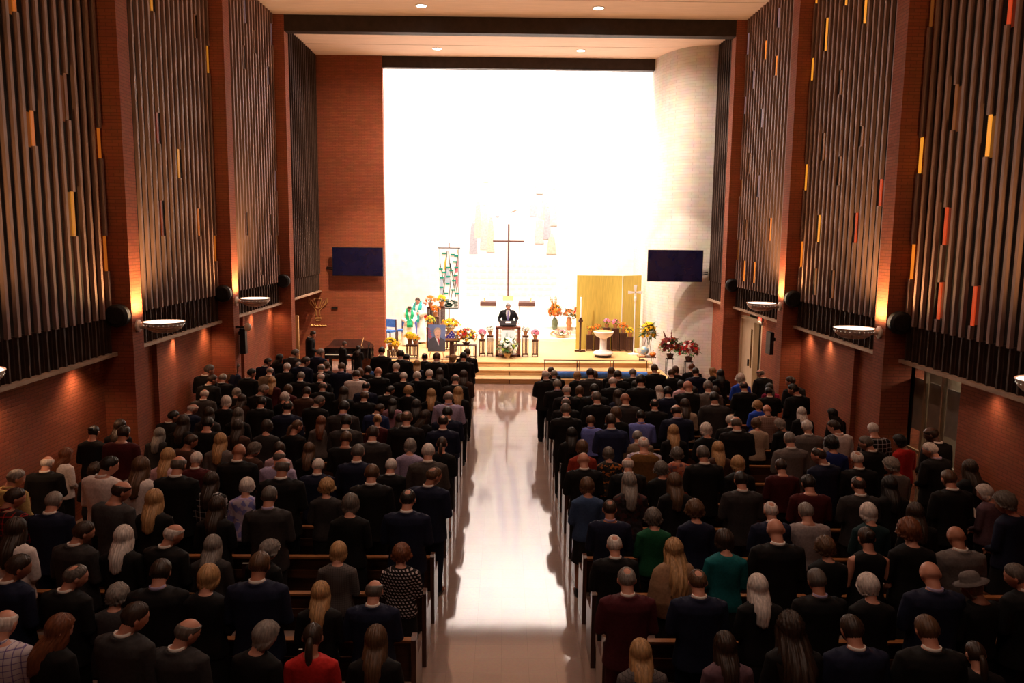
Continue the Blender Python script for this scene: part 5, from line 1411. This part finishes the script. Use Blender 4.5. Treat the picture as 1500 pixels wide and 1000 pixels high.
for l in TABLE.strip().split('\n'):
    a = l.split(); prs.append((int(a[0]), float(a[1]), float(a[2]), float(a[3]), a[4], a[5], a[6], a[7], int(a[8])))
cnt = {}
NTH = ['first', 'second', 'third', 'fourth', 'fifth', 'sixth', 'seventh', 'eighth', 'ninth', 'tenth', 'eleventh', 'twelfth', 'thirteenth']
for i, p in enumerate(prs):
    cnt.setdefault((p[0], p[1] > 0), []).append((abs(p[1]), i))
rank = {}
for k_, v in cnt.items():
    for r_, (_, i) in enumerate(sorted(v)): rank[i] = r_
rp = random.Random(11)
for i, (row, x, y, h, hk, hc, st, cc, yw) in enumerate(prs):
    fem = 1 if (hk in 'LHPUCFX' or st in ('slv', 'poncho')) else 0
    me, M, top, ty = TPL[('body', fem, yw)]
    sc = (h - .012) / top
    rz = -yw*R(16) + rp.uniform(-.06, .06)
    off = Matrix.Rotation(rz, 3, 'Z') @ Vector((0, ty, 0))
    root = empty('person', (x - off.x*sc, y - off.y*sc, 0), rz)
    wd = 1.0
    if not fem: wd = rp.uniform(1.03, 1.12)
    hs_ = min(1.12, max(.92, 1.0)) 
    root.scale = (max(.93, sc)*wd*1.02, max(.93, sc)*wd, sc)
    sk = M_skin['d'] if (i in DARK) else (M_skin['m'] if rp.random() < .2 else M_skin['l'])
    put('body', me, root, sk)
    hd_s = Matrix.Scale(.97, 4) if fem else Matrix.Identity(4)
    if hk != 'N': put('hair', TPL[('hair', hk)], root, M_hair[hc], M @ hd_s)
    if hk == 'K': put('hat', TPL['hat'], root, M_cl['gy'], M @ Matrix.Translation((0, -.01, .02)))
    mc = M_cl[cc]
    if st == 'suit':
        put('suit_jacket', TPL[('suit', fem)], root, mc); put('shirt_collar', TPL['collar%d' % fem], root, M_cl['lv'] if rp.random() < .12 else M_paper); put('trousers', TPL['trousers%d' % fem], root, mc)
    elif st == 'shirt':
        put('shirt', TPL[('shirt', 0)], root, mc); put('shirt_collar', TPL['collar0'], root, mc); put('trousers', TPL['trousers0'], root, M_cl['bk'])
    elif st == 'vest':
        put('shirt', TPL[('shirt', 0)], root, M_cl['pw']); put('vest', TPL[('vest', 0)], root, mc); put('trousers', TPL['trousers0'], root, M_cl['ch'])
    elif st in ('slv', 'poncho'):
        put('sleeveless_top' if st == 'slv' else 'poncho', TPL[(st, 1)], root, mc); put('skirt', TPL['skirt1'], root, M_cl['bk'])
    elif fem:
        put('top', TPL[('top', 1)], root, mc)
        if rp.random() < .5: put('skirt', TPL['skirt1'], root, M_cl['bk'])
        else: put('trousers', TPL['trousers1'], root, M_cl['bk'])
    else:
        put('sweater', TPL[('shirt', 0)], root, mc); put('trousers', TPL['trousers0'], root, M_cl['bk'])
        if cc in ('nv', 'gn'): put('shirt_collar', TPL['collar0'], root, M_cl['lv'])
    if rank[i] == 0:
        for s in (-1, 1): put('shoe', TPL['shoe'], root, M_black, Matrix.Translation((s*.10, .0, 0)))
    hw = HW[hk] % HC[hc][1] if '%s' in HW[hk] else HW[hk]
    side = 'left' if x < 0 else 'right'
    garm = SW[st] if not (st == 'top' and not fem) else 'sweater'
    lab = '%s, %s %s, %s from aisle, %s pews, %s row' % (hw, CL[cc][1], garm, NTH[rank[i]], side, ORDN[row-1])
    lab = 'person with ' + lab
    if len(lab.split()) > 16: lab = lab.replace(' from aisle', ' in').replace('black and white', 'monochrome').replace('red and black', 'red')
    tag(root, lab, 'person', 'people standing in the %s pews' % side)

# ---- people who are not in the pews
def figure(lab, loc, rz, fem, arms, yaw, pitch, hk, hc, scale=1.0, vox=.0065, skin='l', grp=None):
    me, M = body_mesh('hero_body', fem, yaw, pitch, arms, vox)
    me.materials.clear(); me.materials.append(M_skin[skin])
    root = empty('person', loc, rz); root.scale = (scale,)*3; tag(root, lab, 'person', grp)
    o = bpy.data.objects.new('body', me); C.objects.link(o); o.parent = root
    k = .97 if fem else 1
    if hk != 'N': put('hair', hair_mesh(hk, pitch), root, M_hair[hc], M @ Matrix.Scale(k, 4))
    for s in (-1, 1):
        e = MB(); e.ball((s*.031*k, .0795*k, .002), .0125, 12, 8); eo = e.build('eye', M_cloth_w, root, smooth=True); eo.matrix_local = M
        q = MB(); q.ball((s*.031*k, .0905*k, .001), (.0055, .003, .0055), 10, 6); qo = q.build('iris', M_black, root); qo.parent = eo; qo.matrix_local = Matrix.Identity(4)
        b_ = MB(); b_.tube([(s*.015*k, .094*k, .021), (s*.032*k, .093*k, .026), (s*.048*k, .083*k, .022)], [.003, .004, .002], 6); bo_ = b_.build('eyebrow', M_hair[hc], root); bo_.matrix_local = M
    mo = MB(); mo.tube([(-.022*k, .088*k, -.073*k), (-.008*k, .098*k, -.071*k), (.008*k, .098*k, -.071*k), (.022*k, .088*k, -.073*k)], [.002, .0045, .0045, .002], 8); m_ = mo.build('lips', noisy('lips', (.42, .12, .10), .5, .3, 20, .1), root); m_.matrix_local = M
    return root, M
def stole(root, mat_, low=.55, w=.062, fem=False, yo=.0):
    f = .945 if fem else 1
    for s in (-1, 1):
        path = [Vector((s*.03, -.13, 1.49*f)), Vector((s*.10, -.05, 1.515*f)), Vector((s*.12, .09, 1.455*f)), Vector((s*.115, .205+yo, 1.31*f)), Vector((s*.08, .235+yo, 1.15*f)), Vector((s*.055, .29+yo, 1.0)), Vector((s*.06, .335+yo, .90)), Vector((s*.065, .325+yo, low))]
        t = MB(); rs = []
        for i_, p in enumerate(path):
            tn = (path[min(i_+1, len(path)-1)] - path[max(i_-1, 0)]).normalized()
            out_ = Vector((p.x*.5, p.y + .02, 0)); out_ = (out_ - tn*out_.dot(tn)).normalized(); la = tn.cross(out_)
            rs.append([p + la*w, p + la*w + out_*.008, p - la*w + out_*.008, p - la*w])
        t.rings(rs); t.build('stole', mat_, root)
def dress(root, fem, arms, kind, mat_, nm, vox=.011):
    me = garment('g', fem, arms, kind, vox); return put(nm, me, root, mat_)
# speaker at the lectern
r_, M = figure('person with grey hair in black suit and white shirt speaking at the lectern', (.13, 28.85, PZ), R(180), False, 'pulpit', 0, 24, 'S', 'g', 1.08)
dress(r_, False, 'pulpit', 'suit', M_cl['bk'], 'suit_jacket'); put('trousers', TPL['trousers0'], r_, M_cl['bk']); put('shirt_collar', TPL['collar0'], r_, M_paper)
t = MB(); t.poly([(-.055, 1.465), (.055, 1.465), (.075, 1.36), (.0, 1.02), (-.075, 1.36)], (.150, .162)); t.build('shirt_front', M_paper, r_)
t = MB(); t.poly([(-.02, 1.455), (.02, 1.455), (.014, 1.42), (.034, 1.12), (0, 1.06), (-.034, 1.12), (-.014, 1.42)], (.162, .170)); t.build('tie', noisy('tie_lilac', (.16, .12, .28), .6, .3, 30, .4), r_)
t = MB(); t.tube([(-.055, .098, .0), (-.01, .106, .0)], .002, 5); t.tube([(.055, .098, .0), (.01, .106, .0)], .002, 5); q_ = t.build('glasses', M_black, r_); q_.matrix_local = M
for s in (-1, 1): put('shoe', TPL['shoe'], r_, M_black, Matrix.Translation((s*.10, 0, 0)))
# three robed people by the left chancel wall
for lab, loc, rz, fem, pitch, hk, hc, sc_, stc, arms in (
    ('stooping person in white robe with bright green stole, leftmost of the three robed', (-3.66, 30.55, PZ), R(190), False, 42, 'T', 'd', .93, (.01, .30, .12), 'clasp'),
    ('tall person in white robe with teal and blue stole, middle of the three robed', (-3.40, 31.35, PZ), R(170), False, 22, 'S', 'd', 1.06, (.02, .30, .26), 'pray'),
    ('person in white robe holding a red folder, rightmost of the three robed', (-3.22, 31.95, PZ), R(200), True, 25, 'S', 'w', 1.02, None, 'book')):
    r_, M = figure(lab, loc, rz, fem, arms, 0, pitch, hk, hc, sc_)
    dress(r_, fem, arms, 'alb', M_cloth_w, 'robe')
    if stc: stole(r_, noisy('stole_cloth_%d' % int(stc[2]*100), stc, .7, .2, 20, .15), .80)
    if arms == 'pray':
        t = MB(); t.rings([[(x_, y_, z_) for x_, y_ in ((-.10, .0), (-.02, .0), (-.02, .01), (-.10, .01))] for z_ in ()]) if 0 else None
        t = MB(); t.box(-.04, .08, .33, .345, .28, .84); t.build('blue_sash', noisy('sash_blue', (.10, .14, .55), .7, .2, 10, .2), r_)
    if arms == 'book':
        fo2 = MB(); fo2.cbox((0, 0, 0), (.34, .03, .24)); o = fo2.build('folder', noisy('folder_red', (.48, .012, .02), .5, .3, 8, .1)); tag(o, 'red folder held by the rightmost robed person', 'folder')
        o.location = (-3.16, 31.50, PZ+1.0); o.rotation_euler = (R(25), 0, R(20))
    for s in (-1, 1): put('shoe', TPL['shoe'], r_, M_black, Matrix.Translation((s*.10, .06, 0)))
# attendant standing beside the left brick pier
r_, M = figure('person in dark suit standing by the left brick pier near the piano', (-6.22, 25.35, 0), R(-70), False, 'clasp', 0, 26, 'S', 'd', .99)
dress(r_, False, 'clasp', 'suit', M_cl['bk'], 'suit_jacket'); put('trousers', TPL['trousers0'], r_, M_cl['bk']); put('shirt_collar', TPL['collar0'], r_, M_paper)
t = MB(); t.poly([(-.05, 1.46), (.05, 1.46), (.06, 1.36), (.0, 1.10), (-.06, 1.36)], (.150, .160)); t.build('shirt_front', M_paper, r_)
# musicians
r_, M = figure('musician in black suit holding up a bow beside the piano', (-5.15, 25.2, 0), R(-60), False, 'book', 0, 15, 'S', 's', .80)
dress(r_, False, 'book', 'suit', M_cl['bk'], 'suit_jacket'); put('trousers', TPL['trousers0'], r_, M_cl['bk']); put('shirt_collar', TPL['collar0'], r_, M_paper)
bw = MB(); bw.tube([(-4.90, 25.32, .88), (-4.62, 25.4, 1.22)], .008, 6); bw.tube([(-4.89, 25.31, .86), (-4.61, 25.39, 1.20)], .003, 5)
o = bw.build('violin_bow', M_oak); tag(o, 'slim light bow held up by the seated musician near the piano', 'bow')
r_, M = figure('long haired musician in black with back turned, before the piano', (-4.66, 25.15, 0), R(0), True, 'book', 0, 15, 'L', 'd', .76)
dress(r_, True, 'book', 'top', M_cl['bk'], 'top'); put('skirt', TPL['skirt1'], r_, M_cl['bk'])
ce = empty('cello', (-4.50, 25.55, 0)); tag(ce, 'dark cello with its scroll rising above the long haired musician', 'cello')
ce.rotation_euler = (R(-12), R(4), 0)
t = MB(); t.poly([(.0, .15), (.17, .18), (.21, .30), (.14, .45), (.13, .52), (.18, .62), (.14, .74), (0, .78), (-.14, .74), (-.18, .62), (-.13, .52), (-.14, .45), (-.21, .30), (-.17, .18)], (-.06, .06)); t.build('body', wood('cello_wood', (.10, .03, .012), .3, .25), ce)
MB().tube([(0, -.07, .7), (0, -.04, 1.16)], [.018, .014], 8).build('neck', M_black, ce)
t = MB(); t.tube([(0, -.04, 1.16), (0, 0, 1.24), (0, -.03, 1.28), (0, -.05, 1.25)], [.02, .02, .016, .01], 8); t.tube([(-.05, -.02, 1.20), (.05, -.02, 1.20)], .008, 6); t.build('scroll', M_black, ce)
MB().tube([(0, 0, .15), (0, .03, 0)], .006, 6).build('endpin', M_black, ce)
# leaflets held in the pews
LF = [(-4.38, 5.85, 1.12, 'white folded leaflet held by the auburn haired person near the left wall', (.13, .01, .19)), (5.05, 6.75, 1.10, 'open cream song sheet between two dark suited people on the right', (.26, .02, .22)), (4.80, 8.2, 1.10, 'white leaflet held by the curly haired person on the right', (.22, .02, .16)),
 (6.25, 10.2, 1.2, 'white leaflet held up by the person in the red top', (.16, .01, .2)), (5.85, 6.9, 1.15, 'cream booklet at the far right edge of the pews', (.2, .02, .2))]
for x, y, z, lab, d in LF:
    t = MB(); t.cbox((-d[0]/4, 0, 0), (d[0]/2, .003, d[2]), Matrix.Rotation(R(-50), 3, 'X') @ Matrix.Rotation(R(12), 3, 'Y')); t.cbox((d[0]/4, 0, 0), (d[0]/2, .003, d[2]), Matrix.Rotation(R(-50), 3, 'X') @ Matrix.Rotation(R(-12), 3, 'Y'))
    o = t.build('leaflet', M_paper); o.location = (x, y, z); tag(o, lab, 'leaflet')
